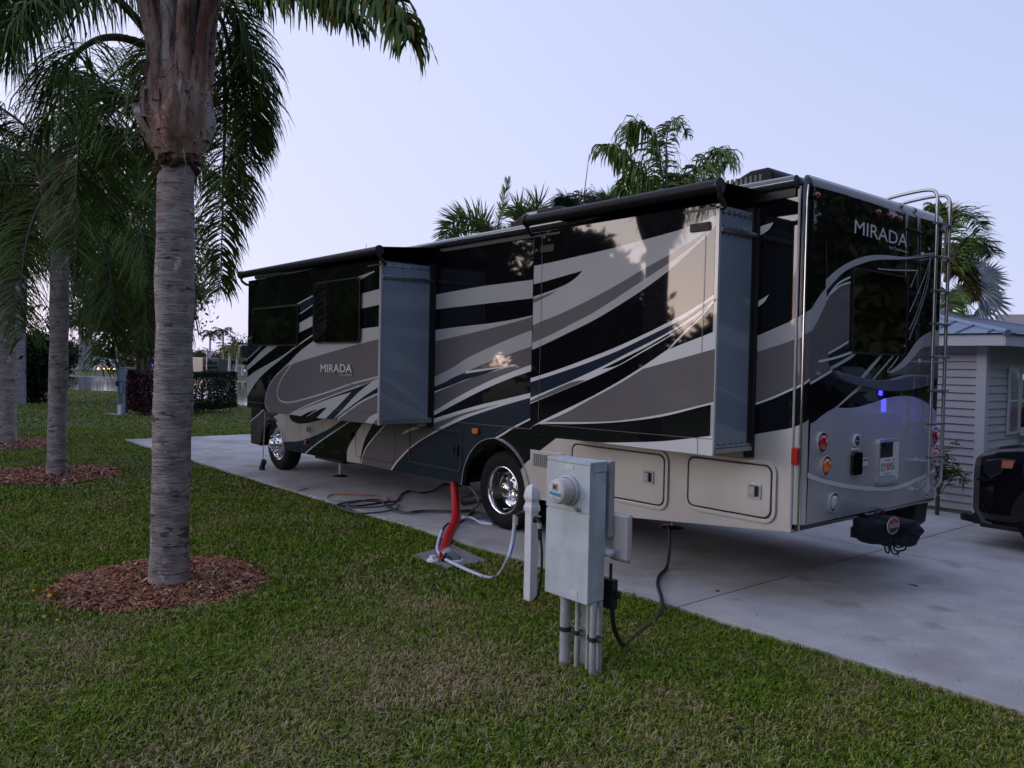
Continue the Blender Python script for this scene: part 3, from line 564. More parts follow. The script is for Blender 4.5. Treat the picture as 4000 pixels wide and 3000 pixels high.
# rear small fittings
a_ = on('i', 745, 370, 'x', XR); b_ = on('i', 885, 45, 'x', XR)
mb = MB(); mb.prism([(XR+.001, y, z) for y, z in rrect(a_[1], b_[1], a_[2], b_[2], .03)], (.028, 0, 0), GLS); mb.build('access_hatch', RV, bevel=.005)
mb = MB(); p = on('h', 797, 1232, 'x', XR); mb.lathe((XR+.02, p[1], p[2]), [(.062, -.015), (.062, .0035), (.046, .0036)], PAPER, n=28, axis='x'); mb.lathe((XR+.02, p[1], p[2]), [(.046, .002), (.0, .0031)], mat('badge_blue', (.03, .06, .1), rough=.3), n=24, axis='x'); mb.box(XR+.021, XR+.0242, p[1]-.03, p[1]+.03, p[2]-.006, p[2]+.006, TRM); mb.build('round_badge', RV)
mb = MB(); a_ = on('i', 890, 240, 'x', XR); b_ = on('i', 960, 133, 'x', XR); mb.box(XR, XR+.021, a_[1], b_[1], a_[2], b_[2], PAPER); mb.box(XR+.021, XR+.022, a_[1]+.004, b_[1]-.004, b_[2]-.02, b_[2]-.006, REDL); mb.build('sticker', RV); mb = MB(); a_ = on('i', 757, 30, 'x', XR); mb.box(XR, XR+.021, a_[1], a_[1]+.13, a_[2], a_[2]+.018, PAPER); mb.build('sticker', RV)
# ladder
mb = MB(); LX = XR+.13; yA, yB = on('H', 1210, 800, 'x', LX)[1], on('H', 1292, 800, 'x', LX)[1]; zt = 3.78; zb_ = on('H', 1210, 960, 'x', LX)[2]
mb2 = {}
for yy, nm in ((yA, 0), (yB, 0)):
    top_ = on('G', 1170 if yy == yA else 1265, 232 if yy == yA else 275, 'x', LX)[2]
    mb = MB(); mb.tube(cr([(XR-.55, yy, 3.62), (XR-.5, yy, 3.74), (XR-.35, yy, top_-.03), (LX-.12, yy, top_), (LX-.01, yy, top_-.05), (LX, yy, top_-.2)], 6)+[np.array((LX, yy, z)) for z in (3.0, 2., 1.2, zb_+.1)]+cr([(LX, yy, zb_+.1), (LX-.01, yy, zb_-.02), (LX-.06, yy, zb_-.09), (XR+.01, yy, zb_-.10)], 5)[1:], .017, ALU, n=10)
    lad = mb.build('ladder_rail', RV)
for k_, y in (('G', 495), ('G', 740), ('G', 985), ('G', 1225), ('G', 1465), ('H', 375), ('H', 593), ('H', 808)):
    z = on(k_, 1195 if k_ == 'G' else 1210, y, 'x', LX)[2]
    mb = MB(); mb.box(LX-.03, LX+.035, yA-.03, yB+.03, z-.009, z+.009, EDG); mb.box(LX-.02, LX+.02, yA+.02, yB-.02, z+.0091, z+.013, ALU); mb.build('ladder_rung', RV, bevel=.003)
for k_, y in (('G', 715), ('G', 1500), ('H', 835)):
    z = on(k_, 1180 if k_ == 'G' else 1200, y, 'x', LX)[2]
    for yy in (yA, yB): mb = MB(); mb.tube([(XR+.0, yy, z), (LX, yy, z)], .012, ALU, n=8); mb.lathe((XR, yy, z), [(.03, 0), (.028, .01), (0, .014)], TRM, n=14, axis='x'); mb.build('ladder_standoff', RV)
# air conditioners, antennas
def ac(x0, x1, y0, y1, h, nm):
    mb = MB(); z = 3.60; prof = [(x0, z), (x1, z), (x1-.03, z+h*.9), (x1-.1, z+h), (x0+.30, z+h*.99), (x0+.10, z+h*.82), (x0+.02, z+h*.5)]
    mb.prism([(x, y0, q) for x, q in prof], (0, y1-y0, 0), mat('ac_shroud', (.009, .010, .014), rough=.55, spec=.25)); a = mb.build('air_conditioner', RV, bevel=.03, seg=3, label=nm)
    mb = MB()
    for i in range(9): mb.box(x1-.62+i*.055, x1-.59+i*.055, y0-.004, y0+.01, z+h*.5, z+h*.86, EDG)
    mb.build('vent_slots', a); mb = MB()
    for i in range(9): mb.box(x1-.03, x1-.008, y0+.08+i*.06, y0+.11+i*.06, z+h*.35, z+h*.7, PLB)
    mb.build('vent_slots', a); return a
a_ = on('Q', 1100, 650, 'y', .9); b_ = on('Q', 1600, 575, 'y', .9); ac(a_[0], b_[0]-.12, .9, 1.7, on('Q', 1450, 520, 'y', .9)[2]-3.60, 'rear rooftop air conditioner')
a_ = on('P', 905, 545, 'y', .9); b_ = on('P', 1290, 425, 'y', .9); mid = ac(a_[0], b_[0], .9, 1.6, on('P', 1120, 398, 'y', .9)[2]-3.60, 'middle rooftop air conditioner')
mb = MB(); p = on('P', 1065, 440, 'y', .89); mb.box(p[0]-.1, p[0]+.1, .885, .899, p[2]-.025, p[2]+.035, PAPER); mb.build('badge', mid)
p = on('P', 1440, 300, 'y', 1.8); q = on('P', 1478, 0, 'y', 1.8); mb = MB(); mb.tube([(p[0], 1.8, 3.6), tuple(p), tuple(q)], [.008, .007, .004], PLB, n=6); mb.build('antenna', RV)
p = on('E', 1, 1, 'y', 1.8); p = on('S', 1416, 990, 'y', 1.0); q = on('S', 1432, 953, 'y', 1.0); mb = MB(); mb.tube([(p[0]-.01, 1., 3.55), tuple(q)], [.006, .004], PLB, n=6); mb.build('antenna', RV)
# wheels
def wheel(x, y, r=.475, w=.26, dual=False, hubout=False):
    mb = MB(); z = PZ+r; pr = [(r*.58, .01), (r*.66, -.012), (r*.9, -.012), (r*.975, .02), (r, .06), (r, w-.06), (r*.975, w-.02), (r*.9, w), (r*.58, w)]
    mb.lathe((x, y, z), [(a, -b) for a, b in pr], TYR, n=48, axis='y')
    if dual: mb.lathe((x, y+w+.06, z), [(a, -b) for a, b in pr], TYR, n=48, axis='y')
    for i in range(4): mb.lathe((x, y, z), [(r*1.001, -(.09+i*.03)), (r*.985, -(.093+i*.03)), (r*1.001, -(.096+i*.03))], PLB, n=48, axis='y')
    t_ = mb.build('wheel', RV)
    mb = MB()
    if hubout: prof = [(r*.62, 0.), (r*.6, .012), (r*.55, -.02), (r*.5, -.06), (r*.42, -.02), (r*.36, .05), (r*.30, .07), (r*.22, .075), (r*.2, .12), (r*.17, .15), (0, .16)]
    else: prof = [(r*.62, 0.), (r*.6, .014), (r*.56, -.015), (r*.53, -.08), (r*.5, -.13), (r*.44, -.16), (r*.34, -.155), (r*.24, -.12), (r*.20, -.115), (r*.185, -.05), (r*.17, -.03), (r*.1, -.018), (0, -.018)]
    mb.lathe((x, y, z), prof, CHR, n=48, axis='y'); rim = mb.build('rim', t_)
    n_ = 8 if not hubout else 10
    for i in range(n_):
        mb = MB()
        t = 2*math.pi*(i+.5)/n_; rr_ = r*(.29 if not hubout else .33); h0 = -.14 if not hubout else .06
        mb.lathe((x+rr_*math.cos(t), y-h0, z+rr_*math.sin(t)), [(.018, 0), (.018, .03), (.012, .042), (0, .045)], CHR, n=8, axis='y'); mb.build('lug_nut', rim)
    for i in range(8):
        mb = MB()
        t = 2*math.pi*i/8; rr_ = r*.46; h0 = -.148 if not hubout else -.012
        mb.lathe((x+rr_*math.cos(t), y-h0, z+rr_*math.sin(t)), [(.026, .002), (0, .004)], PLB, n=12, axis='y'); mb.build('hand_hole', rim)
    return t_
p = on('S', 1983, 1932, 'y', .14); wheel(p[0], .06, dual=True)
p = on('S', 1081, 1745, 'y', .02); wheel(p[0]-.02, .06, hubout=True); print('front wheel', p)
wheel(-.02, WD-.35, dual=False); wheel(-6.25, WD-.32)
# underbody, exhaust, jacks, mirror
mb = MB(); mb.box(-7.0, 1.6, .8, 1.0, .45, .60, IRON); mb.box(-7.0, 1.6, 1.6, 1.8, .45, .60, IRON); mb.tube([(-6.3, .35, .52), (-6.3, 2.3, .52)], .06, IRON); mb.tube([(0, .35, .5), (0, 2.3, .5)], .09, IRON); mb.box(-5.4, -4.4, .3, 1., .35, .52, PLB); mb.build('chassis', RV)
a_ = on('I', 350, 430, 'y', .15); b_ = on('I', 470, 405, 'y', .15)
mb = MB(); mb.tube([a_, b_+(b_-a_)*1.2], .055, IRON, n=16, cap=False); mb.tube([a_+(b_-a_)*.05, b_+(b_-a_)*1.2], .048, PLB, n=16); mb.build('exhaust_pipe', RV)
a_ = on('I', 355, 392, 'y', .3); b_ = on('I', 470, 372, 'y', .3); mb = MB(); mb.tube([a_, b_+(b_-a_)], .03, IRON, n=12); mb.build('exhaust_pipe', RV)
for k_, x, y in (('f', 530, 765), ('D', 1040, 1095)):
    p = gr(k_, x, y, PZ); mb = MB(); mb.tube([(p[0], p[1], PZ), (p[0], p[1], .62)], .035, ALU, n=14); mb.tube([(p[0], p[1], .35), (p[0], p[1], .62)], .05, IRON, n=14); mb.lathe((p[0], p[1], PZ), [(.15, 0), (.15, .012), (.05, .03)], PLB, n=28); mb.build('levelling_jack', RV)
mb = MB(); p = on('d', 30, 1190, 'y', -.45); q = on('d', 30, 1420, 'y', -.45); mb.prism([(p[0]-.1+.02*i, -.55, z) for i, z in ((0, q[2]+.02), (6, q[2]), (6, p[2]), (0, p[2]-.02))], (0, .32, 0), mat('mirror_shell', (.5, .5, .5), rough=.15, metal=.8)); mb.box(p[0]-.08, p[0]+.02, -.5, -.02, q[2]-.1, q[2]-.03, PLB); mb.build('mirror', RV, bevel=.03)
mb = MB(); mb.tube([(3.8, 1.45, .56), (4.1, 1.45, .52)], .04, IRON, n=10); mb.build('hitch_bar', RV); mb = MB(); p = on('i', 1135, 870, 'x', XR+.02); mb.lathe((XR, p[1], p[2]), [(.05, 0), (.05, .05), (.03, .06), (0, .06)], PLB, n=14, axis='x'); mb.build('hitch_receiver', RV)
mb = MB(); a_ = np.array((3.5, WD-.1, .3)); mb.prism([(3.2, WD-.32, .75), (3.93, WD-.32, .8), (3.9, WD-.32, .5), (3.6, WD-.32, .22), (3.3, WD-.32, .22)], (0, .28, 0), RUB); mb.build('mud_flap', RV, bevel=.02)
# ------------------------------------------------------------------ utility pedestal with meter
PED = thing('meter_pedestal', 'grey steel electric meter cabinet on conduit legs in the lawn beside the white post', 'meter cabinet', (3.72, -2.28, 0))
YF = -2.40; bx0, bx1, by1 = 3.475, 3.885, -2.255
mb = MB(); mb.box(bx0, bx1, YF, by1, .50, 1.405, GRB); cab = mb.build('cabinet', PED, bevel=.004)
mb = MB(); mb.box(bx0-.004, bx1+.004, YF-.006, by1+.01, 1.407, 1.428, GRB); mb.box(bx1+.001, bx1+.006, YF+.03, by1, 1.36, 1.406, GRB); mb.build('lid', PED, bevel=.002)
mb = MB(); mb.box(bx0-.002, bx1+.002, YF-.008, YF-.001, 1.09, 1.40, GRB); mb.build('meter_cover', PED, bevel=.002)
mb = MB(); mb.box(bx0, bx1, YF-.006, YF-.001, .498, 1.076, GRB); mb.box(bx1+.001, bx1+.005, YF+.035, by1-.003, .51, 1.355, GRB); mb.build('front_panel', PED, bevel=.002)
p = on('k', 290, 635, 'y', YF-.13); q = on('k', 430, 640, 'y', YF)
mc = np.array([(p[0]+q[0])/2, 0, 1.225])
mb = MB(); mb.lathe((mc[0], YF, mc[2]), [(.098, .0), (.104, .012), (.102, .03), (.09, .034)], GRB, n=36, axis='y'); mb.lathe((mc[0], YF, mc[2]), [(.086, .02), (.084, .10), (.078, .125), (.07, .13), (0, .131)], OFFW, n=36, axis='y'); mt = mb.build('meter', PED)
mb = MB(); y_ = YF-.1325; F_ = lambda P, M, d: mb.prism([(mc[0]+a, y_-d, mc[2]+b) for a, b in P], (0, -.001, 0), M)
F_([(.058*math.cos(t), -.012-.047*math.sin(t)) for t in np.linspace(0, math.pi, 14)]+[(-.055, .004), (.055, .004)], PAPER, 0)
F_([(-.056, -.002), (.056, -.008), (.05, -.03), (-.045, -.022)], BLUP, .0015); F_([(-.028, .055), (.02, .055), (.02, .004), (-.028, .004)], TRM, .001); F_([(-.018, .045), (.012, .045), (.012, .018), (-.018, .018)], mat('lcd', (.08, .09, .07), rough=.2), .0025)
F_([(-.03, -.042), (.03, -.046), (.022, -.054), (-.022, -.05)], BLUP, .0015); mb.box(mc[0]-.03, mc[0]+.03, y_-.004, y_-.003, mc[2]-.034, mc[2]-.030, TRM)
mb.build('meter_face', mt)
mb = MB(); p = on('k', 575, 865, 'y', YF-.02); mb.box(p[0]-.03, p[0]+.02, YF-.025, YF-.009, 1.10, 1.125, ALU); mb.tube([(p[0], YF-.03, 1.11), (p[0]+.03, YF-.035, 1.10)], .004, IRON); mb.build('seal_clasp', PED)
mb = MB(); p = on('k', 390, 300, 'y', YF-.01); mb.box(p[0], p[0]+.08, YF-.011, YF-.0085, p[2], p[2]+.032, PAPER); mb.box(bx1-.16, bx1-.09, YF-.009, YF-.0065, .53, .57, PAPER); mb.build('label', PED)
mb = MB()
for r_ in (.045, .03, .016): mb.lathe((bx1, -2.32, .60), [(r_, .004), (r_-.002, .0075), (r_-.006, .004)], GRB, n=24, axis='x')
mb.lathe((bx1, -2.34, 1.08), [(.006, .004), (0, .008)], IRON, n=8, axis='x'); mb.build('knockout', PED)
# legs: conduits and post
cx_ = lambda u, y: on('S', u, 2450, 'y', y)[0]
CO = [(cx_(2208, -2.33), .037, -2.33), (cx_(2254, -2.33), .0155, -2.33), (cx_(2297, -2.315), .012, -2.315), (cx_(2317, -2.34), .0235, -2.34)]
for x_, r_, y_ in CO:
    mb = MB(); mb.tube([(x_, y_, -.02), (x_, y_, .25), (x_, y_, .50)], r_, PVC, n=16)
    if r_ > .03: mb.tube([(x_, y_, .46), (x_, y_, .505)], r_+.004, PVC, n=16)
    mb.build('conduit', PED)
xp_ = cx_(2330, -2.26); mb = MB(); mb.box(xp_-.16, xp_-.01, -2.253, -2.22, -.02, 1.39, PVC); mb.box(xp_, xp_+.055, -2.29, -2.257, -.02, .499, PVC); mb.build('back_post', PED, bevel=.005)
for q_ in (0, 1, 3):
    x_, r_, y_ = CO[q_]; mb = MB(); mb.tube([(x_, y_, .245), (x_, y_, .275)], r_+.004, IRON, n=16); mb.box(x_-r_-.022, x_-r_, y_-.01, y_+.01, .243, .277, IRON); mb.build('pipe_clamp', PED)
for zz in (.235, .27): mb = MB(); mb.box(CO[0][0]-.01, xp_+.09, -2.307, -2.292, zz, zz+.012, ALU); mb.build('strut_bar', PED)
def sidebox(nm, par, ul, ur, vt, vb, y0, t, M, bev=.006, out=None):
    a_ = on('S', ul, vt, 'y', y0); b_ = on('S', ur, vb, 'y', y0); mb = MB(); mb.box(a_[0], b_[0], y0, y0+t, b_[2], a_[2], M); return mb.build(nm, par, bevel=bev)
sb = sidebox('side_bracket', PED, 2340, 2378, 1796, 2100, -2.215, .05, PVC, .006)
rb = sidebox('receptacle_box', PED, 2385, 2447, 2005, 2196, -2.16, .045, OFFW, .012); sidebox('door', rb, 2385, 2456, 1996, 2204, -2.112, .03, OFFW, .008)
a_ = on('S', 2376, 2160, 'y', -2.235); mb = MB(); mb.tube([(a_[0]-.06, -2.235, a_[2]), (a_[0]+.03, -2.235, a_[2])], .026, GRB, n=14); mb.lathe((a_[0]+.03, -2.235, a_[2]), [(.03, -.01), (.03, .012), (0, .014)], GRB, n=6, axis='x'); mb.build('fitting', PED)
# black power cord with plug
PC = thing('power_cord', 'thick black power cord with a boxy plug, running from the meter cabinet across the lawn edge to under the motorhome', 'power cord', (3.9, -2.0, 0))
PC['label'] = 'thick black power cord running from the meter cabinet over the lawn edge to the motorhome'
a_ = on('S', 2330, 2250, 'y', -2.2); b_ = on('S', 2392, 2385, 'y', -2.2); mb = MB(); mb.box(a_[0], b_[0], -2.2, -2.15, b_[2], a_[2], PLB); mb.box(b_[0], b_[0]+.035, -2.185, -2.16, (a_[2]+b_[2])/2-.02, (a_[2]+b_[2])/2+.03, PLB); mb.tube([(b_[0]-.05, -2.17, a_[2]), (b_[0]-.05, -2.17, a_[2]+.1)], .012, PLB, n=8); mb.build('plug', PC, bevel=.018)
l1 = [on('l', 880, 670, 'y', -2.17), on('l', 890, 850, 'y', -2.14), on('l', 935, 1000, 'y', -2.05)]
l2 = [gr('l', 1015, 1110, .03), gr('l', 1150, 1000, .025), gr('l', 1260, 920, .025), gr('l', 1380, 820, .03), gr('l', 1460, 700, PZ+.02), gr('l', 1460, 560, PZ+.02), gr('l', 1415, 400, PZ+.02), gr('l', 1440, 290, PZ+.02), gr('l', 1520, 200, PZ+.02)]
p = l2[-1]; l3 = [on('D', 1020, 1240, 'y', p[1]+.03), on('D', 1020, 1130, 'y', p[1]+.05), on('D', 1010, 1085, 'y', max(.12, p[1]+.06))]
mb = MB(); mb.tube(cr(l1+l2+l3, 6), .0165, BLH, n=10); mb.build('cord', PC)
# ------------------------------------------------------------------ white tap post
PO = thing('tap_post', 'short white vinyl post with a pointed cap and two taps', 'post', (2.39, -1.55, 0))
PO['label'] = 'short white vinyl post with pointed cap and taps, standing left of the meter cabinet'
px, py, hw = 2.362, -1.548, .042
mb = MB(); mb.box(px-hw, px+hw, py-hw, py+hw, -.02, .80, PVW); mb.build('post', PO, bevel=.006)
mb = MB(); prof = [(.050, .795), (.051, .80), (.051, .835), (.045, .85), (.040, .872), (.046, .895), (.051, .905), (.051, .925), (.046, .965), (.035, 1.00), (.019, 1.02), (.0, 1.028)]
V = []; 
for r_, z in prof: V += [(px-r_, py-r_, z), (px+r_, py-r_, z), (px+r_, py+r_, z), (px-r_, py+r_, z)]
mb.add(V, [(i*4+j, i*4+(j+1) % 4, i*4+4+(j+1) % 4, i*4+4+j) for i in range(len(prof)-1) for j in range(4)], PVW); mb.add([(px-.05, py-.05, .795), (px-.05, py+.05, .795), (px+.05, py+.05, .795), (px+.05, py-.05, .795)], [(0, 1, 2, 3)], PVW)
mb.build('post_cap', PO)
mb = MB(); mb.lathe((px-.035, py-hw-.010, .805), [(.006, 0), (0, .004)], mat('rust', (.25, .08, .02), rough=.9), n=10, axis='y'); mb.build('screw', PO)
mb = MB(); z = .725; mb.tube(cr([(px+hw, py, z), (px+hw+.03, py-.0, z+.005), (px+hw+.06, py-.01, z), (px+hw+.075, py-.015, z-.03)], 4), .015, IRON, n=10); mb.lathe((px+hw, py, z), [(.026, 0), (.024, .008), (0, .01)], IRON, n=12, axis='x'); mb.tube([(px+hw+.03, py, z), (px+hw+.03, py, z+.035)], .007, IRON, n=8); mb.box(px+hw-.01, px+hw+.07, py-.01, py+.01, z+.035, z+.042, ALU); mb.build('tap', PO)
h9_ = on('J', 1800, 478, 'y', py-.01); mb = MB(); mb.tube([(px-hw, py, h9_[2]+.05), ((px-hw+h9_[0])/2, py-.005, h9_[2]+.05), (h9_[0], py-.01, h9_[2])], .013, IRON, n=10); mb.build('tap', PO)
# hoses
H1 = MB(); hx = px-hw-.052
Jp = lambda x, y, z=0.: gr('J', x, y, z)
h0_ = on('J', 1800, 480, 'y', py-.01); pts = [h0_, on('J', 1790, 560, 'y', py-.02), on('J', 1768, 720, 'y', py-.05), on('J', 1730, 850, 'y', py-.12)]
pts += [Jp(1660, 975, .03), Jp(1590, 1012, .025), Jp(1480, 985, .03), Jp(1300, 905, .05), Jp(1170, 835, .06), Jp(1125, 770, .07), Jp(1135, 690, .12), Jp(1165, 600, .22)]
H1.tube(cr(pts, 6), .0165, WHH, n=12)
P = np.array(cr(pts, 6)); H1.tube(P+np.array([.008, .010, .007]), .0095, BLUH, n=6)
H1.tube([h0_+(0, 0, .01), h0_+(-.004, 0, -.075)], .024, OFFW, n=8)
o = H1.build('water_hose'); tag(o, 'white water hose with a blue stripe looping over the grass from the white post', 'hose')
mb = MB(); q0 = np.array((px+hw+.075, py-.015, .70)); pts = [q0, q0+(.01, .0, -.08), q0+(.035, -.0, -.2), q0+(.04, 0, -.33), q0+(.03, 0, -.45), q0+(.0, 0, -.6), q0+(-.06, -.0, -.672)]
mb.tube(cr(pts, 6), .011, BLH, n=10); mb.tube([q0+(-.005, 0, .01), q0+(.003, 0, -.035)], .021, TRM, n=12); mb.tube([q0+(.003, 0, -.035), q0+(.012, 0, -.13)], .018, PLB, n=12)
o = mb.build('garden_hose'); tag(o, 'short black hose hanging from the right tap of the white post', 'hose')
mb = MB(); mb.tube(cr([gr('J', 1840, 1080, .03), gr('J', 1790, 1092, .02), gr('J', 1715, 1085, .01)], 5), .013, GYH, n=8); o = mb.build('garden_hose'); tag(o, 'stub of grey hose lying in the grass at the foot of the white post', 'hose')
SL = MB(); SL.prism([tuple(gr('J', x, y, .0)) for x, y in ((895, 838), (1205, 945), (1560, 885), (1250, 742))], (0, 0, .03), CON2); o = SL.build('utility_slab', bevel=.006); tag(o, 'small concrete slab in the grass around the sewer inlet, under the red hose', 'slab')
CLN = thing('cleanout_cap', 'round white plastic cap with a square knob on the small concrete slab', 'pipe cap', gr('J', 1085, 870, .03))
c_ = CLN.location; mb = MB(); mb.lathe(tuple(c_), [(.062, 0), (.064, .012), (.058, .026), (.0, .027)], PVW, n=24); mb.build('cap', CLN, bevel=.0)
mb = MB(); mb.box(c_[0]-.026, c_[0]+.026, c_[1]-.026, c_[1]+.026, c_[2]+.027, c_[2]+.062, PVW); mb.build('knob', CLN, bevel=.004)
# red sewer hose
SH = thing('sewer_hose', 'thick red sewer hose hanging from the motorhome down to the small concrete slab', 'sewer hose', gr('J', 1200, 800, .03))
tp = on('J', 1272, 190, 'y', .10); pts = [tp+(0, 0, .25), tp, on('J', 1278, 330, 'y', .06), on('J', 1285, 450, 'y', -.05), on('J', 1275, 540, 'y', -.25), on('J', 1220, 650, 'y', -.7), on('J', 1190, 750, 'y', -1.0), gr('J', 1185, 815, .09)]
mb = MB(); C_ = resample(cr(pts, 12), 150); rr = .052+.0032*np.sin(np.arange(len(C_))*1.9); mb.tube(C_, rr, REDH, n=18); mb.build('hose', SH)
e_ = C_[-1]; q = gr('J', 1290, 865, .03)
mb = MB(); mb.tube(cr([e_, e_+(q-e_)*.35+np.array((0, 0, .05)), e_+(q-e_)*.8+np.array((0, 0, .04)), q], 6), .05, mat('clear_elbow', (.25, .27, .28), rough=.1, coat=1.), n=18); mb.tube([e_-(q-e_)*.05, e_+(q-e_)*.1], .062, PLB, n=18); mb.lathe(tuple(q), [(.07, 0), (.07, .012), (.05, .02)], PVW, n=20); mb.build('elbow', SH)
# cables on the concrete
gz = PZ+.012
mb = MB(); J2 = lambda pts, z=gz: [gr('J', x, y, z) for x, y in pts]
mb.tube(cr(J2([(1360, 205), (1300, 215), (1180, 200), (1120, 225), (1060, 262), (980, 275), (880, 262), (820, 285), (790, 330), (760, 352), (690, 355), (560, 375), (420, 390), (270, 385), (330, 360), (480, 345), (600, 350), (670, 370), (720, 405), (840, 447), (1000, 432), (1250, 435), (1440, 425)]), 7), .014, BLH, n=8)
o = mb.build('coiled_cable'); tag(o, 'long black cable coiled on the concrete between the jack and the red hose', 'cable')
mb = MB(); mb.tube(cr(J2([(1440, 440), (1280, 442), (1050, 440), (900, 452), (780, 440), (700, 405), (660, 370), (640, 340), (560, 335), (460, 350), (370, 368), (350, 395), (420, 402), (560, 400), (700, 385), (770, 370), (790, 395), (740, 425), (560, 450), (420, 448), (250, 385), (400, 352)], gz+.012), 7), .012, GYH, n=8)
o = mb.build('coiled_cable'); tag(o, 'grey cable lying over the black coil on the concrete', 'cable')
mb = MB(); mb.tube(cr(J2([(172, 318), (195, 296), (260, 290), (400, 293), (560, 298), (650, 303), (695, 330), (690, 352)]), 7), .008, ORH, n=8); o = mb.build('orange_cable'); tag(o, 'thin orange extension cable trailing off the coil', 'cable')
mb = MB(); mb.tube(cr([gr('J', 1440, 420, gz), gr('J', 1380, 490, gz), gr('J', 1310, 535, gz), gr('J', 1215, 545, gz+.01), gr('J', 1170, 600, gz), gr('J', 1150, 690, gz)], 6), .012, BLH, n=8); o = mb.build('garden_hose'); tag(o, 'black hose passing behind the red hose down to the grass edge', 'hose')
mb = MB()
for off in (0, 16): mb.tube(cr(J2([(1600, 545+off*.3), (1500, 520+off), (1420, 500-off*.6), (1340, 480+off)], gz+.004*off), 6), .012, WHH, n=8)
mb.tube(cr(J2([(1600, 530), (1500, 505), (1430, 515), (1330, 500)], gz+.02), 6), .007, BLUH, n=6)
o = mb.build('water_hose'); tag(o, 'white and blue hose crossing the concrete beside the rear wheel', 'hose')
mb = MB(); a_ = on('J', 1380, 205, 'y', .1); mb.tube(cr([a_, on('J', 1450, 275, 'y', .0), on('J', 1480, 370, 'y', -.05), gr('J', 1420, 430, gz)], 6), .015, GYH, n=8); o = mb.build('drain_hose'); tag(o, 'grey drain hose hanging beside the exhaust pipes ahead of the rear wheel', 'hose')
# prop rod under front slide-out
p = gr('E', 320, 1495, PZ); t_ = on('e', 347, 835, 'y', p[1]); PR = thing('prop_rod', 'thin upright rod with a black boot under the front slide-out corner', 'prop rod', p)
mb = MB(); mb.tube([(p[0], p[1], PZ+.05), t_], .009, TRM, n=8); mb.build('rod', PR); mb = MB(); mb.tube(cr([(p[0]-.02, p[1]+.0, PZ+.0), (p[0]-.02, p[1], PZ+.06), (p[0]+.02, p[1], PZ+.10), (p[0]+.07, p[1], PZ+.17)], 4), [.065]+[.055]*4+[.045]*4+[.05]*4, PLB, n=12); mb.build('boot', PR)
STN = mat('concrete_stain', (.19, .18, .18), rough=.8)
for i, (k_, x, y, rx, ry) in enumerate((('E', 290, 1500, .26, .17), ('E', 560, 1570, .16, .08), ('D', 800, 1395, .16, .09), ('D', 1560, 1605, .2, .11), ('D', 1590, 1350, .3, .2), ('H', 1100, 1635, .07, .04))):
    pass
mb = MB(); p = gr('D', 1333, 1508, PZ); mb.lathe((p[0], p[1], PZ), [(.02, 0), (.012, .008), (0, .01)], IRON, n=10); o = mb.build('pebble'); tag(o, 'small dark stone lying on the open concrete near the slab joint', 'stone')
mb = MB(); mb.tube(cr([gr('H', 1080, 1628, PZ+.006), gr('H', 1105, 1633, PZ+.012), gr('H', 1140, 1642, PZ+.005)], 4), [.004]*4+[.006]*4+[.003], mat('twig', (.05, .035, .03), rough=.9), n=5); o = mb.build('twig'); tag(o, 'small brown twig on the concrete behind the motorhome', 'twig')
mb = MB(); mb.tube(cr([gr('f', 45, 935, PZ+.006), gr('f', 90, 920, PZ+.012), gr('f', 155, 903, PZ+.005)], 4), .006, MATS['twig'], n=5); o = mb.build('twig'); tag(o, 'curled dark twig on the concrete left of the levelling jack', 'twig')
# ------------------------------------------------------------------ tow bar under a fitted cover
TB = thing('tow_bar_cover', 'black fabric cover over the folded tow bar behind the motorhome, with a red and white oval patch', 'cover', (4.35, 1.5, .3))
TB['label'] = 'black fabric cover with oval patch over the tow bar behind the motorhome'
xc = 4.22; P = [on('i', x, y, 'x', xc) for x, y in cr([(915, 1075), (925, 1010), (975, 935), (1050, 950), (1130, 965), (1180, 925), (1240, 905), (1350, 905), (1470, 925), (1560, 970), (1640, 1035), (1645, 1080), (1600, 1140), (1590, 1220), (1520, 1290), (1440, 1310), (1330, 1270), (1220, 1225), (1150, 1225), (1080, 1262), (1010, 1275), (950, 1240), (925, 1160)], 2)]
P = P[:-1] if np.linalg.norm(P[0]-P[-1]) < .02 else P
cen = sum(P)/len(P); mb = MB(); lay = [(-.16, .55), (-.14, .82), (-.08, .97), (0, 1.), (.06, .95), (.10, .82), (.125, .55), (.13, .2)]; V = []; n = len(P)
for li, (dx, s_) in enumerate(lay):
    for j, p in enumerate(P):
        w_ = .012*math.sin(j*1.7+li)+.008*math.sin(j*3.1-li*2); V.append(cen+(p-cen)*(s_+w_)+np.array([dx+.012*math.sin(j*.9+li*1.3), 0, 0]))
CVR = mat('cover_fabric', (.012, .013, .020), spec=.1, rough=.6, bump=.25, bscale=9)
mb.add(V, [(i*n+j, i*n+(j+1) % n, (i+1)*n+(j+1) % n, (i+1)*n+j) for i in range(len(lay)-1) for j in range(n)]+[tuple(range(n))[::-1], tuple(range((len(lay)-1)*n, len(lay)*n))], CVR, True); mb.build('cover', TB)
q = on('i', 1322, 1028, 'x', xc+.13); mb = MB()
def ell(ry, rz, d, a0=0, a1=360): return [(q[0]+d, q[1]+ry*math.cos(math.radians(t)), q[2]+rz*math.sin(math.radians(t))) for t in np.linspace(a0, a1, 25)[:24 if a1-a0 == 360 else 25]]
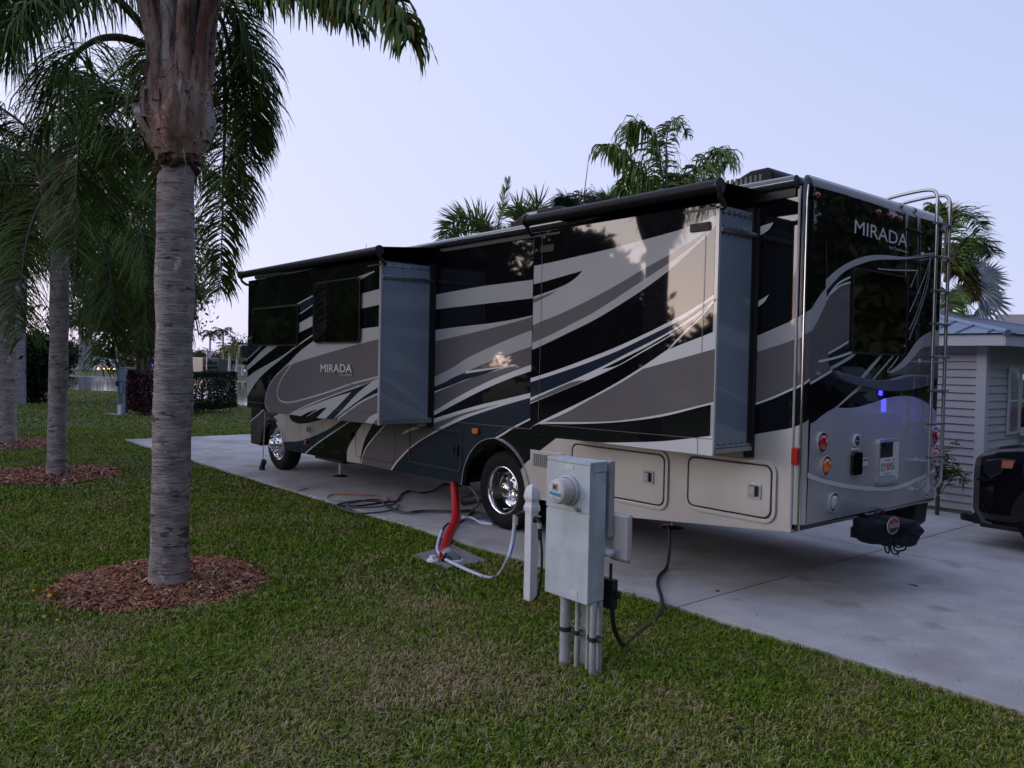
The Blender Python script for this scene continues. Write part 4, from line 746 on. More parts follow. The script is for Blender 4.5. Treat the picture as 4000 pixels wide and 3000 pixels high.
mb.prism(ell(.115, .075, .0), (.004, 0, 0), TRM); mb.prism(ell(.1, .062, .005), (.001, 0, 0), mat('patch_navy', (.01, .012, .03), rough=.6)); mb.prism(ell(.098, .06, .007, 12, 168), (.001, 0, 0), mat('patch_red', (.4, .02, .03), rough=.6)); mb.box(q[0]+.009, q[0]+.0095, q[1]-.092, q[1]+.092, q[2]-.018, q[2]+.016, TRM); text(mb, 'ROADMASTER', (q[0]+.011, q[1]-.082, q[2]-.011), (0, 1, 0), (0, 0, 1), .164, .02, MATS['patch_navy']); mb.build('patch', TB)
for (pp) in ([(1150, 1230), (1200, 1290), (1230, 1380), (1270, 1385), (1265, 1300), (1230, 1240)], [(1290, 1240), (1290, 1320), (1320, 1400), (1370, 1410), (1400, 1380)], [(1330, 1270), (1340, 1350), (1400, 1370), (1480, 1350), (1500, 1290)], [(1150, 1215), (1190, 1290), (1260, 1300), (1330, 1280), (1400, 1260)], [(1360, 1250), (1350, 1300), (1400, 1320), (1460, 1300), (1450, 1250)], [(1180, 1230), (1170, 1280), (1220, 1290), (1290, 1270)]):
    mb = MB(); mb.tube(cr([on('i', x, y, 'x', xc+.03+.02*math.sin(x)) for x, y in pp], 6), .008, PLB, n=6); mb.build('cord', TB)
mb = MB(); mb.tube([on('i', 1385, 1380, 'x', xc), on('i', 1395, 1445, 'x', xc)], .012, TRM, n=6); p = on('i', 880, 1110, 'x', xc-.1); mb.build('strap', TB); mb = MB(); mb.box(p[0]-.05, p[0]+.1, p[1]-.07, p[1]+.05, p[2]-.05, p[2]+.04, PLB); mb.build('bar_end', TB)
# ------------------------------------------------------------------ black pickup, nose towards the motorhome
CB = mat('car_black', (.009, .009, .011), rough=.4, coat=1., spec=.0)
TK = thing('pickup_truck', 'black pickup truck parked nose in beside the pale shed, orange turn lens on its corner', 'pickup truck', (6.4, 4.95, PZ))
TX, TY, TW = 3.76, 4.00, 1.95
def sec(x, w, zb, zm, zt, ins=.10):   # cross-section ring across Y
    c = TY+TW/2; h = w/2; return [(x, c-h+.08, zb), (x, c-h, zb+.10), (x, c-h, zm), (x, c-h+ins*.5, (zm+zt)/2+.05), (x, c-h+ins+.1, zt), (x, c+h-ins-.1, zt), (x, c+h-ins*.5, (zm+zt)/2+.05), (x, c+h, zm), (x, c+h, zb+.10), (x, c+h-.08, zb)]
SEC = [sec(TX, 1.50, .44, .88, 1.02), sec(TX+.03, 1.72, .38, .93, 1.09), sec(TX+.12, 1.86, .35, .98, 1.16), sec(TX+.28, 1.93, .34, 1.03, 1.215), sec(TX+.50, 1.95, .36, 1.06, 1.25), sec(TX+1.5, 1.95, .40, 1.10, 1.31)]
SEC += [sec(TX+1.75, 1.95, .40, 1.12, 1.35), sec(TX+2.0, 1.93, .40, 1.12, 1.46, .2), sec(TX+2.6, 1.9, .40, 1.08, 1.82, .36), sec(TX+4.0, 1.9, .40, 1.08, 1.84, .36), sec(TX+4.3, 1.93, .42, 1.08, 1.25, .2), sec(TX+5.6, 1.93, .48, 1.08, 1.22, .12)]
mb = MB(); n = 10; V = [p for s_ in SEC for p in s_]
mb.add(V, [(i*n+j, (i+1)*n+j, (i+1)*n+(j+1) % n, i*n+(j+1) % n) for i in range(len(SEC)-1) for j in range(n)]+[tuple(range(n)), tuple(range((len(SEC)-1)*n, len(SEC)*n))[::-1]], CB, False); mb.build('body', TK, bevel=.035, seg=4)
def cwheel(x, y, r=.40, s=1):
    mb = MB(); mb.lathe((x, y, PZ+r), [(r*.6, -.0), (r*.66, .012), (r*.93, .008), (r, -.04), (r, -.2), (r*.93, -.25), (r*.6, -.25)], TYR, n=40, axis='y'); t_ = mb.build('wheel', TK)
    mb = MB(); mb.lathe((x, y, PZ+r), [(r*.62, .002), (r*.55, -.05), (r*.2, -.03), (0, -.02)], ALU, n=30, axis='y'); mb.build('rim', t_)
    mb = MB(); o_ = arc(x, PZ+r, r+.075, 0, 180, 20); i_ = arc(x, PZ+r, r+.015, 0, 180, 20)
    mb.prism([(a, y+.07, b) for a, b in o_+i_[::-1]], (0, -.09, 0), CB); mb.build('arch_flare', TK, bevel=.01)
    mb = MB(); mb.prism([(a, y+.0, b) for a, b in arc(x, PZ+r, r+.03, 0, 180, 20)], (0, -.06, 0), PLB); mb.build('arch_liner', TK)
cwheel(TX+.90, TY+.05); cwheel(TX+4.6, TY+.05)
hl = lambda x, y, o_=0: on('j', x, y, 'y', TY-.005-o_)
mb = MB(); P = [hl(x, y) for x, y in ((600, 470), (720, 455), (878, 462), (845, 548), (760, 545), (735, 590), (640, 640), (575, 560))]; mb.prism(P, (0, -.012, 0), mat('headlight_dark', (.03, .032, .035), rough=.12, coat=1.)); h_ = mb.build('headlight', TK, bevel=.006)
mb = MB(); P = [hl(x, y, .014) for x, y in ((748, 472), (862, 474), (838, 545), (742, 540))]; mb.prism(P, (0, -.012, 0), mat('turn_lens', (.70, .22, .12), rough=.25, coat=.6)); mb.build('turn_signal', h_, bevel=.004)
mb = MB(); P = [hl(x, y) for x, y in ((505, 625), (560, 640), (690, 640), (695, 655), (560, 665), (515, 650))]; mb.prism(P, (0, -.014, 0), CHR); mb.build('grille_bar', TK)
mb = MB(); P = [hl(x, y) for x, y in ((490, 870), (520, 900), (600, 1030), (660, 1048), (655, 1065), (560, 1040), (505, 940))]; mb.prism(P, (0, -.02, 0), EDG); mb.build('skid_trim', TK)
mb = MB(); p = on('j', 400, 985, 'y', TY+.25); mb.lathe(p, [(0, -.05), (.045, -.045), (.05, 0), (.045, .045), (0, .05)], PLB, n=14); q = on('j', 500, 1010, 'y', TY+.25); mb.obox((p+q)/2, (q-p)/2, (0, .04, 0), (0, 0, .045), PLB); mb.box(q[0], q[0]+.5, TY+.15, TY+.4, q[2]-.04, q[2]+.08, IRON); mb.box(q[0]+.1, q[0]+1.2, TY+.1, TY+1.85, q[2]-.06, q[2]-.0, IRON); mb.build('tow_bracket', TK, bevel=.01)
# ------------------------------------------------------------------ shed
SD = thing('garden_shed', 'pale grey shed with lap siding, white corner post and metal hip roof behind the motorhome', 'shed', (.6, 9, 0))
SD['label'] = 'pale grey lap-sided shed with metal hip roof standing behind the motorhome'
SID = mat('vinyl_siding', (.50, .49, .52), rough=.5, var=.05, vscale=3.); SHT = mat('shutter_white', (.6, .6, .64), rough=.5); MRF = mat('metal_roof', (.20, .25, .34), rough=.5, metal=.1, var=.08, vscale=1.5)
SX, SY, SH_ = 3.12, 6.2, 2.47; SXR = 3.0
mb = MB(); mb.box(-2.8, SX-.02, SY+.02, 13, .0, SH_, SID)
pitch = .1115; z = .10; rows = []
while z < SH_-.01: rows.append((z, min(z+pitch, SH_))); z += pitch
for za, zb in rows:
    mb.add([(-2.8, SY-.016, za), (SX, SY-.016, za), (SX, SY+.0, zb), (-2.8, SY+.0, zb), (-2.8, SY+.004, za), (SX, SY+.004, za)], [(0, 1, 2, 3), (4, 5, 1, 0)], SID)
    mb.box(-2.8, SX-.1, SY-.0165, SY-.004, za-.006, za-.0005, EDG)  # dark strip stands in for the shadow line under each lap
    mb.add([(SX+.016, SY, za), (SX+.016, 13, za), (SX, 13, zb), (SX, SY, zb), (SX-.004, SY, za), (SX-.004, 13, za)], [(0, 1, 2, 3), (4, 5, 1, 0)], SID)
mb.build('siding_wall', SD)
mb = MB(); mb.box(-2.82, SX-.0, SY-.0, 13, -.0, .095, CON2); mb.build('base', SD)
mb = MB(); mb.box(SX-.10, SX+.03, SY-.03, SY+.10, .08, SH_, SHT); mb.build('corner_post', SD, bevel=.006)
EX0, EX1, EY0, EY1, EZ = -3.2, SX+.36, SY-.32, 13.4, 2.43
FZT = EZ+.17
mb = MB(); mb.box(EX0, EX1-.025, EY0, EY0+.025, EZ, FZT-.01, SHT); mb.box(EX1-.024, EX1, EY0+.0, EY1, EZ, FZT-.01, SHT); mb.build('fascia', SD, bevel=.004)
mb = MB(); mb.box(EX0+.02, EX1-.026, EY0+.026, EY1, EZ+.004, EZ+.012, SID); mb.build('soffit', SD)
w2 = (EY1-EY0)/2; xr = EX1-w2; yr = (EY0+EY1)/2; RH = w2*.22
e0, e1 = EX0, EX1+.03; f0 = EY0-.03; ez = FZT; zr = ez+RH
mb = MB(); A_, B_, C_, D_ = (e0, f0, ez), (e1, f0, ez), (e1, EY1, ez), (e0, EY1, ez); R0, R1 = (e0+w2, yr, zr), (xr, yr, zr)
mb.add([A_, B_, C_, D_, R0, R1], [(0, 1, 5, 4), (1, 2, 5), (2, 3, 4, 5), (3, 0, 4)], MRF)
mb.add([(e0, f0, ez-.012), (e1, f0, ez-.012), (e1, EY1, ez-.012), (e0, EY1, ez-.012)], [(3, 2, 1, 0)], MRF)
x = e1-.25
while x > e0+w2:
    yy = min(yr, f0+(e1-x)*1.0) if x > xr else yr; t = (yy-f0)/w2
    mb.obox(((x), (f0+yy)/2, ez+RH*t/2+.012), (.008, 0, 0), (0, (yy-f0)/2, RH*t/2), (0, 0, .014), MRF); x -= .40
y = f0+.3
while y < EY1-.2:
    t = min(y-f0, EY1-y)/w2; xx = e1-(w2*t)*(e1-xr)/w2
    mb.obox(((xx+e1)/2, y, ez+RH*t/2+.012), ((e1-xx)/2, 0, -RH*t/2), (0, .008, 0), (0, 0, .014), MRF); y += .40
for P_, Q_ in ((B_, R1), (C_, R1), (R0, R1)): mb.tube([np.array(P_)+(0, 0, .0), np.array(Q_)+(0, 0, .0)], .05, MRF, n=6)
mb.build('roof', SD)
# shutters, window, flower box on the end wall
a_ = on('R', 1420, 1380, 'x', SX+.03); b_ = on('R', 1595, 1380, 'x', SX+.03); zb_ = on('j', 800, 235, 'x', SX+.03)[2]
mb = MB(); mb.box(SX+.017, SX+.04, a_[1], b_[1], zb_, a_[2], SHT); sh = mb.build('shutter', SD, bevel=.003)
mb = MB()
for i in range(36):
    z = zb_+.06+i*(a_[2]-zb_-.12)/36
    if i == 18: continue
    mb.box(SX+.041, SX+.047, a_[1]+.07, b_[1]-.07, z, z+.012, EDG)
mb.build('louvre', sh)
wy0, wy1 = b_[1]+.02, b_[1]+.95
mb = MB(); ring(mb, wy0, wy1, zb_+.02, a_[2]-.02, .01, .05, xk(SX+.017), SHT, .03); mb.box(SX+.02, SX+.04, wy0+.05, wy1-.05, (zb_+a_[2])/2-.02, (zb_+a_[2])/2+.02, SHT); wn = mb.build('window', SD)
mb = MB(); mb.box(SX+.018, SX+.022, wy0+.04, wy1-.04, zb_+.06, a_[2]-.06, GLS); mb.build('pane', wn)
mb = MB(); mb.box(SX+.017, SX+.04, wy1+.02, wy1+.02+(b_[1]-a_[1]), zb_, a_[2], SHT); mb.build('shutter', SD, bevel=.003)
FB = thing('flower_box', 'planter of red flowers under the shed window at the right edge', 'flower box', (SX+.12, wy0+.4, zb_))
mb = MB(); mb.box(SX+.05, SX+.2, wy0, wy1, zb_-.02, zb_+.1, SHT); mb.build('box', FB)
rv = np.random.default_rng(3); V = []; F = []; MI = []
for i in range(900):
    c = np.array([SX+.12+rv.normal()*.07, wy0+.02+rv.random()*(wy1-wy0), zb_+.08+rv.random()**.8*.30]); d1 = nrm(rv.normal(size=3))*.022; d2 = nrm(np.cross(d1, rv.normal(size=3)))*.016
    V += [c-d1, c-d2, c+d1, c+d2]; F.append([4*i, 4*i+1, 4*i+2, 4*i+3]); MI.append(1 if (c[2] > zb_+.2 and rv.random() < .55) else 0)
arr_mesh('flowers', np.array(V), np.array(F), [mat('leaf_mid', (.035, .06, .02), rough=.6), mat('petal_red', (.5, .035, .02), rough=.6)], MI, FB)
# small blue lamp on a stake, seen mirrored in the motorhome's rear
BL = thing('blue_lamp', 'small blue tube lamp on a stake beside the black pickup', 'lamp', (5.04, 3.62, PZ))
mb = MB(); mb.tube([(5.04, 3.62, PZ), (5.04, 3.62, 1.56)], .012, IRON, n=8); mb.build('stake', BL)
mb = MB(); mb.tube([(5.04, 3.62, 1.56), (5.04, 3.62, 1.73)], .028, mat('blue_glow', (.05, .05, .6), emis=((.05, .045, 1.), 17.)), n=12); mb.build('tube', BL)
# ------------------------------------------------------------------ vegetation
LEAF = mat('palm_leaf', spec=.12, col=(.034, .070, .014), rough=.55, col2=(.085, .145, .028), vscale=1.2); LEAFD = mat('palm_leaf_dark', spec=.12, col=(.014, .024, .012), rough=.5, col2=(.03, .045, .02), vscale=1.)
LEAFY = mat('palm_leaf_old', spec=.12, col=(.16, .10, .02), rough=.6, col2=(.10, .09, .025), vscale=3.); STEM = mat('palm_stem', (.07, .055, .035), rough=.6, var=.3, vscale=6.)
TLEAF = mat('tree_leaf', spec=.12, col=(.032, .046, .016), rough=.6, col2=(.075, .10, .032), vscale=.8); TLEAF2 = mat('tree_leaf_olive', spec=.12, col=(.03, .04, .014), rough=.6, col2=(.06, .075, .028), vscale=.8)
BARK = mat('tree_bark', (.07, .055, .045), rough=.85, var=.3, vscale=5.)
class Acc:
    def __init__(s): s.V = []; s.F = []; s.M = []; s.n = 0
    def add(s, V, F, m): s.V.append(V); s.F.append(F+s.n); s.M.append(np.full(len(F), m)); s.n += len(V)
    def build(s, name, mats, parent): return arr_mesh(name, np.concatenate(s.V), np.concatenate(s.F), mats, np.concatenate(s.M), parent)
def frond(acc, pts, nl=110, ll=.75, lw=.028, hang=.85, plum=.6, m=0, start=.16, r0=.03, seg=4, yellow=0., smi=1, fwd=.45):
    P = resample(cr(pts, 8), 48); T = np.gradient(P, axis=0); T /= np.linalg.norm(T, axis=1)[:, None]
    mb = MB(); mb.tube(P, np.linspace(r0, r0*.12, 48), STEM, n=5, cap=False); acc.add(np.array(mb.v), np.array(mb.f), smi)
    for sd in (-1, 1):
        s = np.sort(start+(1-start)*rng.random(nl)**.95); q = s*47; i = np.minimum(q.astype(int), 46); f = (q-i)[:, None]
        B = P[i]*(1-f)+P[i+1]*f; t = T[i]*(1-f)+T[i+1]*f
        side = np.cross(t, [0, 0, 1.]); side /= np.linalg.norm(side, axis=1)[:, None]+1e-6; up = np.cross(side, t)
        a = (rng.random(nl)-.35)*2*plum; d = sd*side*np.cos(a)[:, None]+up*np.sin(a)[:, None]+t*fwd+rng.normal(size=(nl, 3))*.10
        d /= np.linalg.norm(d, axis=1)[:, None]; L = ll*(.35+.65*np.sin(np.pi*np.clip(s*.86+.08, 0, 1))**.8)*(.8+.35*rng.random(nl))
        h = hang*(.75+.5*rng.random(nl)); pos = B.copy(); pts_ = [pos.copy()]
        for k in range(seg):
            tt = (k+.6)/seg; dd = d*(1-np.clip(tt*h, 0, .97))[:, None]+np.array([0, 0, -1.])*np.clip(tt*h, 0, .97)[:, None]; dd /= np.linalg.norm(dd, axis=1)[:, None]
            pos = pos+dd*(L/seg)[:, None]; pts_.append(pos.copy())
        wv = np.cross(d, [0, 0, -1.])*.5+t*.7+rng.normal(size=(nl, 3))*.25; wv /= np.linalg.norm(wv, axis=1)[:, None]
        V = np.zeros((nl, (seg+1)*2, 3))
        for k in range(seg+1):
            w = lw*(.35, 1., .95, .7, .12, .1)[k if seg == 4 else min(5, int(k*4/seg))]/2
            V[:, 2*k] = pts_[k]-wv*w; V[:, 2*k+1] = pts_[k]+wv*w
        F = np.concatenate([np.stack([np.arange(nl)*(seg+1)*2+2*k+c for c in (0, 1, 3, 2)], 1) for k in range(seg)])
        ym = np.zeros(len(F), int); 
        acc.V.append(V.reshape(-1, 3)); acc.F.append(F+acc.n)
        mm = np.full(nl, m); mm[rng.random(nl) < yellow] = 2; acc.M.append(np.tile(mm, seg)); acc.n += V.shape[0]*V.shape[1]
def arcfrond(base, az, e0, L, droop, n=9):
    P = [np.array(base, float)]; e = e0
    for k in range(n):
        s = (k+.5)/n; e = e0-droop*s**1.15; P.append(P[-1]+np.array([math.cos(az)*math.cos(e), math.sin(az)*math.cos(e), math.sin(e)])*L/n)
    return P
def bark_mat(name, c1, c2, scar, vert=False):
    M = bpy.data.materials.new(name); M.use_nodes = True; t = M.node_tree; P = t.nodes['Principled BSDF']; L = t.links.new; P.inputs['Roughness'].default_value = .85
    tcn = t.nodes.new('ShaderNodeTexCoord')
    def nz(sc, s, d=5): mp = t.nodes.new('ShaderNodeMapping'); mp.inputs['Scale'].default_value = sc; L(tcn.outputs['Object'], mp.inputs[0]); n = t.nodes.new('ShaderNodeTexNoise'); n.inputs['Scale'].default_value = s; n.inputs['Detail'].default_value = d; n.inputs['Roughness'].default_value = .65; L(mp.outputs[0], n.inputs[0]); return n.outputs['Fac']
    def rp(f, a, b, p0, p1): r = t.nodes.new('ShaderNodeValToRGB'); r.color_ramp.elements[0].position = p0; r.color_ramp.elements[1].position = p1; r.color_ramp.elements[0].color = a+(1,); r.color_ramp.elements[1].color = b+(1,); L(f, r.inputs[0]); return r.outputs[0]
    def mx(f, a, b): m_ = t.nodes.new('ShaderNodeMix'); m_.data_type = 'RGBA'; L(f, m_.inputs[0]); (L(a, m_.inputs[6]) if not isinstance(a, tuple) else None); 
    base = rp(nz((1, 1, .5 if vert else 3), 4), c1, c2, .42, .58)
    scm = rp(nz((9, 9, 1.2) if vert else (1.4, 1.4, 14), 2.6 if vert else 3.2, 6), (0, 0, 0), (1, 1, 1), .57, .66); lich = rp(nz((1, 1, .7), 9, 6), (0, 0, 0), (1, 1, 1), .60, .68)
    def mix(f, a, b):
        m_ = t.nodes.new('ShaderNodeMix'); m_.data_type = 'RGBA'; L(f, m_.inputs[0])
        for sk, v in ((m_.inputs[6], a), (m_.inputs[7], b)):
            if isinstance(v, tuple): sk.default_value = v+(1,)
            else: L(v, sk)
        return m_.outputs[2]
    rg = rp(nz((.35, .35, 1), 9, 5), (0, 0, 0), (1, 1, 1), .60, .63)
    colr = mix(lich, base, tuple(min(1, c*1.6) for c in c2))
    if not vert: colr = mix(rg, colr, tuple(c*.38 for c in c1))
    L(mix(scm, colr, scar), P.inputs['Base Color'])
    b = t.nodes.new('ShaderNodeBump'); b.inputs['Strength'].default_value = .9; b.inputs['Distance'].default_value = .02; b.inputs['Strength'].default_value = 1.; b.inputs['Distance'].default_value = .035; L(nz((8, 8, 1.2) if vert else (1.2, 1.2, 9), 4 if vert else 5, 6), b.inputs['Height']); L(b.outputs[0], P.inputs['Normal']); MATS[name] = M; return M
TRK = bark_mat('palm_trunk_bark', (.24, .20, .195), (.38, .33, .315), (.045, .034, .03))
TRK2 = bark_mat('royal_palm_bark', (.24, .24, .26), (.30, .30, .33), (.15, .14, .15))
BOOT = bark_mat('leaf_base_fibre', (.15, .065, .04), (.36, .24, .19), (.03, .016, .013), vert=True)
BOOT2 = bark_mat('leaf_base_grey', (.27, .21, .18), (.46, .40, .36), (.06, .035, .03), vert=True); BOOT3 = mat('leaf_base_torn', (.045, .022, .016), rough=.9)
def trunk(parent, path, radii, M, ring=.045, amp=.006, n=28, name='trunk'):
    P = resample(cr(path, 8), max(30, int(sum(np.linalg.norm(np.diff(np.array(path, float), axis=0), axis=1))/.022))); k = len(P)
    R = np.interp(np.linspace(0, 1, k), np.linspace(0, 1, len(radii)), radii); ph = rng.random()*9
    V = []
    for i in range(k):
        z = i*.022; rr = R[i]+amp*(((z/ring+ph) % 1)-.5)*(.6+.8*math.sin(z*3+ph)**2)
        for j in range(n):
            t = 2*math.pi*j/n; r_ = rr+.006*math.sin(3*t+z*2)+.004*math.sin(7*t+z*9+ph); V.append((P[i][0]+r_*math.cos(t), P[i][1]+r_*math.sin(t), P[i][2]))
    F = np.array([(i*n+j, i*n+(j+1) % n, (i+1)*n+(j+1) % n, (i+1)*n+j) for i in range(k-1) for j in range(n)]); return arr_mesh(name, np.array(V), F, [M], None, parent, smooth=True)
def boots(parent, c, z0, z1, rmax, nb=54, tail=.7):
    mb = MB(); c = np.array(c, float); h = z1-z0
    def rad(u): return rmax*(.55+.50*math.sin(min(1, u/.26)*math.pi/2)) if u < .26 else rmax*(1.05-.36*min(1, (u-.26)/.30))
    prof = [(rad(u)*.9, z0+h*u) for u in np.linspace(0, 1.15, 24)]; V = []; n = 26
    for r_, z in prof:
        for j in range(n): t = 2*math.pi*j/n; q = r_*(1+.06*math.sin(5*t+z*7)+.04*math.sin(11*t-z*13)); V.append((c[0]+q*math.cos(t), c[1]+q*math.sin(t), z))
    mb.add(V, [(i*n+j, i*n+(j+1) % n, (i+1)*n+(j+1) % n, (i+1)*n+j) for i in range(len(prof)-1) for j in range(n)], BOOT, True)
    for i in range(nb):
        u0_ = (i/nb)**1.2*.62; az = i*2.39996; L_ = h*(.26+.3*random.random()); w0 = rmax*(.75+.35*random.random()); K = 8; V = []; lean = .02+.06*random.random(); tw = random.uniform(-.25, .25); M_ = (BOOT, BOOT2)[random.random() < .45]
        for k in range(K+1):
            s = k/K; u = u0_+s*L_/h; r_ = rad(min(u, 1.1))+.015+lean*s*s+.012*math.sin(i*1.7); w = w0*(1-s**1.4)+.035; z = z0+h*u
            for a_ in (-1, -.5, 0, .5, 1):
                t = az+tw*s+a_*w/(2*max(r_, .1)); rr = r_-.035*a_*a_+.012*(a_ == 0)+.006*math.sin(i*2+k*1.3+a_*3); V.append((c[0]+rr*math.cos(t), c[1]+rr*math.sin(t), z+.02*math.sin(i*3+k)+(-.02*abs(a_) if k == 0 else 0)+(random.uniform(-.02, .02) if k == K else 0)))
        mb.add(V, [(k*5+j, k*5+j+1, (k+1)*5+j+1, (k+1)*5+j) for k in range(K) for j in range(4)], M_, True)
    for i in range(15):      # petiole bases rising and splaying out of the bulb
        az = i*2.39996+.4; u = .30+.26*i/15; r_ = rad(u)*.84; p = [np.array((c[0]+r_*math.cos(az), c[1]+r_*math.sin(az), z0+h*u))]; o_ = np.array((math.cos(az), math.sin(az), 0)); L2_ = h*(.45+.35*random.random())
        p += [p[0]+o_*.03+(0, 0, L2_*.4), p[0]+o_*(.07+.05*(i % 3))+(0, 0, L2_*.8), p[0]+o_*(.16+.08*(i % 3))+(0, 0, L2_*1.25)]; mb.tube(cr(p, 5), np.linspace(.072, .030, 16)*(.8+.35*random.random()), (BOOT, BOOT2, BOOT)[i % 3], n=7, cap=True)
    for i in range(26):      # torn collar of old sheaths under the bulb
        az = i*2*math.pi/26+random.uniform(-.1, .1); r_ = rad(0)*random.uniform(.93, 1.12); z = z0+random.uniform(-.05, .05); a1 = az+random.uniform(.25, .6)
        mb.tube(cr([(c[0]+r_*math.cos(az), c[1]+r_*math.sin(az), z), (c[0]+r_*1.08*math.cos((az+a1)/2), c[1]+r_*1.08*math.sin((az+a1)/2), z+random.uniform(-.04, .05)), (c[0]+r_*math.cos(a1), c[1]+r_*math.sin(a1), z+random.uniform(-.05, .06))], 3), [.012, .02, .026, .026, .02, .015, .008], BOOT3, n=5)
    for i in range(320):   # loose fibres
        az = random.random()*6.28; u = random.random()**.8; r_ = rad(u)*1.06+.02; z = z0+h*u; p = np.array([c[0]+r_*math.cos(az), c[1]+r_*math.sin(az), z]); d = np.array([math.cos(az+random.uniform(-1.5, 1.5)), math.sin(az+random.uniform(-1.5, 1.5)), random.uniform(-1.6, .9)])*.11
        mb.tube([p, p+d*.5+(0, 0, .015), p+d], [.004, .003, .0015], BOOT3 if i % 3 else BOOT2, n=4, cap=False)
    return mb.build('leaf_bases', parent)
A3 = lambda L_: [at('S', x, y, d) for x, y, d in L_]
def queen_palm(x, y, H, label, group, crown_n=20, fl=3.2, rt=.19, lean=(0, 0), extra=(), seed=0, nl=110, boot=True, LM=None, lw=.03, az_skip=None, e_rng=(1.2, -.35), cat='palm tree', droopx=1.6, zc=1.2, rb=.36, mats=None):
    global rng; rng = np.random.default_rng(seed+11); random.seed(seed)
    T_ = thing('queen_palm', label, cat, (x, y, 0), group)
    tx, ty = x+lean[0], y+lean[1]
    trunk(T_, [(x, y, -.03), (x+lean[0]*.2, y+lean[1]*.2, H*.3), (x+lean[0]*.6, y+lean[1]*.6, H*.7), (tx, ty, H+.1)], [rt*1.12, rt*.97, rt*1.0, rt*1.03, rt*.95, rt*1.02, rt*.95, rt*.92], TRK)
    if boot: boots(T_, (tx, ty), H-.08, H+zc, rb)
    ac_ = Acc(); LM = LM or (LEAF, STEM, LEAFY)
    for i in range(crown_n):
        az = i*2.39996+rng.random()*.5; 
        if az_skip and az_skip(az % (2*math.pi)): continue
        e0 = e_rng[0]+(e_rng[1]-e_rng[0])*((i+.5)/crown_n); z = H+zc*(1.05-.5*i/crown_n)
        frond(ac_, arcfrond((tx+.1*math.cos(az), ty+.1*math.sin(az), z), az, e0, fl*(.85+.3*rng.random()), droopx+.8*rng.random()), nl=nl, ll=.8, lw=lw, yellow=.04+.08*(i > crown_n*.8))
    for e in extra:
        kw = dict(nl=nl, ll=.75, lw=lw); kw.update(e[1]); frond(ac_, A3(e[0]) if len(e[0][0]) == 3 and not e[1].get('world') else e[0], **{k: v for k, v in kw.items() if k != 'world'})
    ac_.build('crown', list(LM), T_); return T_
# main palm, nearest to the camera
GP = 'queen palms in the row on the lawn'
ex = [([(760,170,8.0),(840,20,8.1),(930,80,8.1),(975,280,8.2),(985,560,8.3)], dict(nl=200, ll=.62, lw=.022)),
      ([(760,220,8.0),(840,120,8.3),(880,330,8.6),(872,700,8.8),(862,1130,8.9)], dict(nl=230, ll=.50, hang=.75, lw=.022)),
      ([(770,120,8.0),(860,70,8.2),(910,300,8.4),(930,600,8.5),(925,860,8.5)], dict(nl=200, ll=.55, lw=.022)),
      ([(780,60,8.0),(880,-20,8.3),(960,120,8.6),(985,380,8.8),(980,640,8.9)], dict(nl=180, ll=.55, yellow=.1, lw=.022)),
      ([(800,-60,7.9),(980,-190,6.9),(1230,-170,5.9),(1430,-70,5.4),(1550,50,5.2),(1605,150,5.1)], dict(nl=260, ll=.47, lw=.038, hang=1.0, yellow=.09, r0=.03, fwd=.6, plum=.9)),
      ([(800,20,7.9),(940,-110,7.2),(1100,-130,6.5),(1250,-60,6.1),(1370,60,5.9)], dict(nl=230, ll=.56, lw=.036, hang=1.0, yellow=.05, r0=.03, fwd=.6)),
      ([(800,-60,7.9),(900,-300,7.2),(1060,-330,6.5),(1180,-220,6.1),(1250,-90,6.0)], dict(nl=110, ll=.62, lw=.034, hang=1.1)),
      ([(560,170,7.9),(460,145,7.6),(360,165,7.3),(260,260,7.1),(200,480,7.0)], dict(nl=115, ll=.75, r0=.045, start=.4)),
      ([(590,150,7.9),(520,60,7.7),(430,-20,7.3),(260,-60,6.8),(110,20,6.5),(30,180,6.4)], dict(nl=120, ll=.8, r0=.045, start=.35)),
      ([(600,330,8.1),(520,400,8.6),(420,340,9.0),(330,420,9.3),(300,700,9.4),(295,1000,9.4)], dict(nl=150, ll=.7, hang=.65)),
      ([(600,420,8.2),(530,395,8.8),(440,440,9.5),(380,560,9.9),(360,820,10.)], dict(nl=150, ll=.7)),
      ([(600,540,8.2),(520,520,9.),(470,560,9.5),(430,680,9.8),(420,880,9.9)], dict(nl=120, ll=.6)),
      ([(560,0,8.2),(420,-200,8.5),(250,-180,8.8),(120,0,9.),(70,250,9.)], dict(nl=170, ll=.8))]
P1_ = queen_palm(.05, -3.83, 3.82, 'nearest palm, thick grey ringed trunk in a red mulch bed in the left foreground', GP, crown_n=12, fl=2.5, droopx=1.1, e_rng=(1.25, .15), rt=.162, lean=(.10, .0), extra=ex, seed=1, nl=210, lw=.021, az_skip=lambda a: a > 4.5 or a < 2.1, zc=1.5, rb=.275)
queen_palm(-7.82, -3.22, 3.95, 'second palm in the row, spotted trunk with fronds hanging over it', GP, crown_n=22, fl=3.2, rt=.145, lean=(.2, 0), rb=.28, seed=2, nl=150, lw=.022, e_rng=(1.2, -.45), droopx=1.25,
   extra=[([(270,640,15.6),(300,560,15.2),(320,700,14.8),(310,850,14.6),(295,1060,14.6)], dict(nl=140, ll=.9)), ([(280,600,15.6),(380,540,15.8),(440,700,16.),(450,900,16.)], dict(nl=120, ll=.8))])
queen_palm(-13.85, -3.07, 3.85, 'third palm in the row at the left edge, its leaf bases just above the lake', GP, crown_n=20, fl=3.0, rt=.20, lean=(-.1, 0), droopx=1.3, e_rng=(1.2, -.2), seed=3, nl=140, lw=.024, rb=.36)
rng = np.random.default_rng(5); random.seed(5)
RP = thing('royal_palm', 'smooth pale trunk of a tall palm behind the leftmost palm', 'palm tree', at('S', 80, 1400, 33)*(1, 1, 0)); c = RP.location
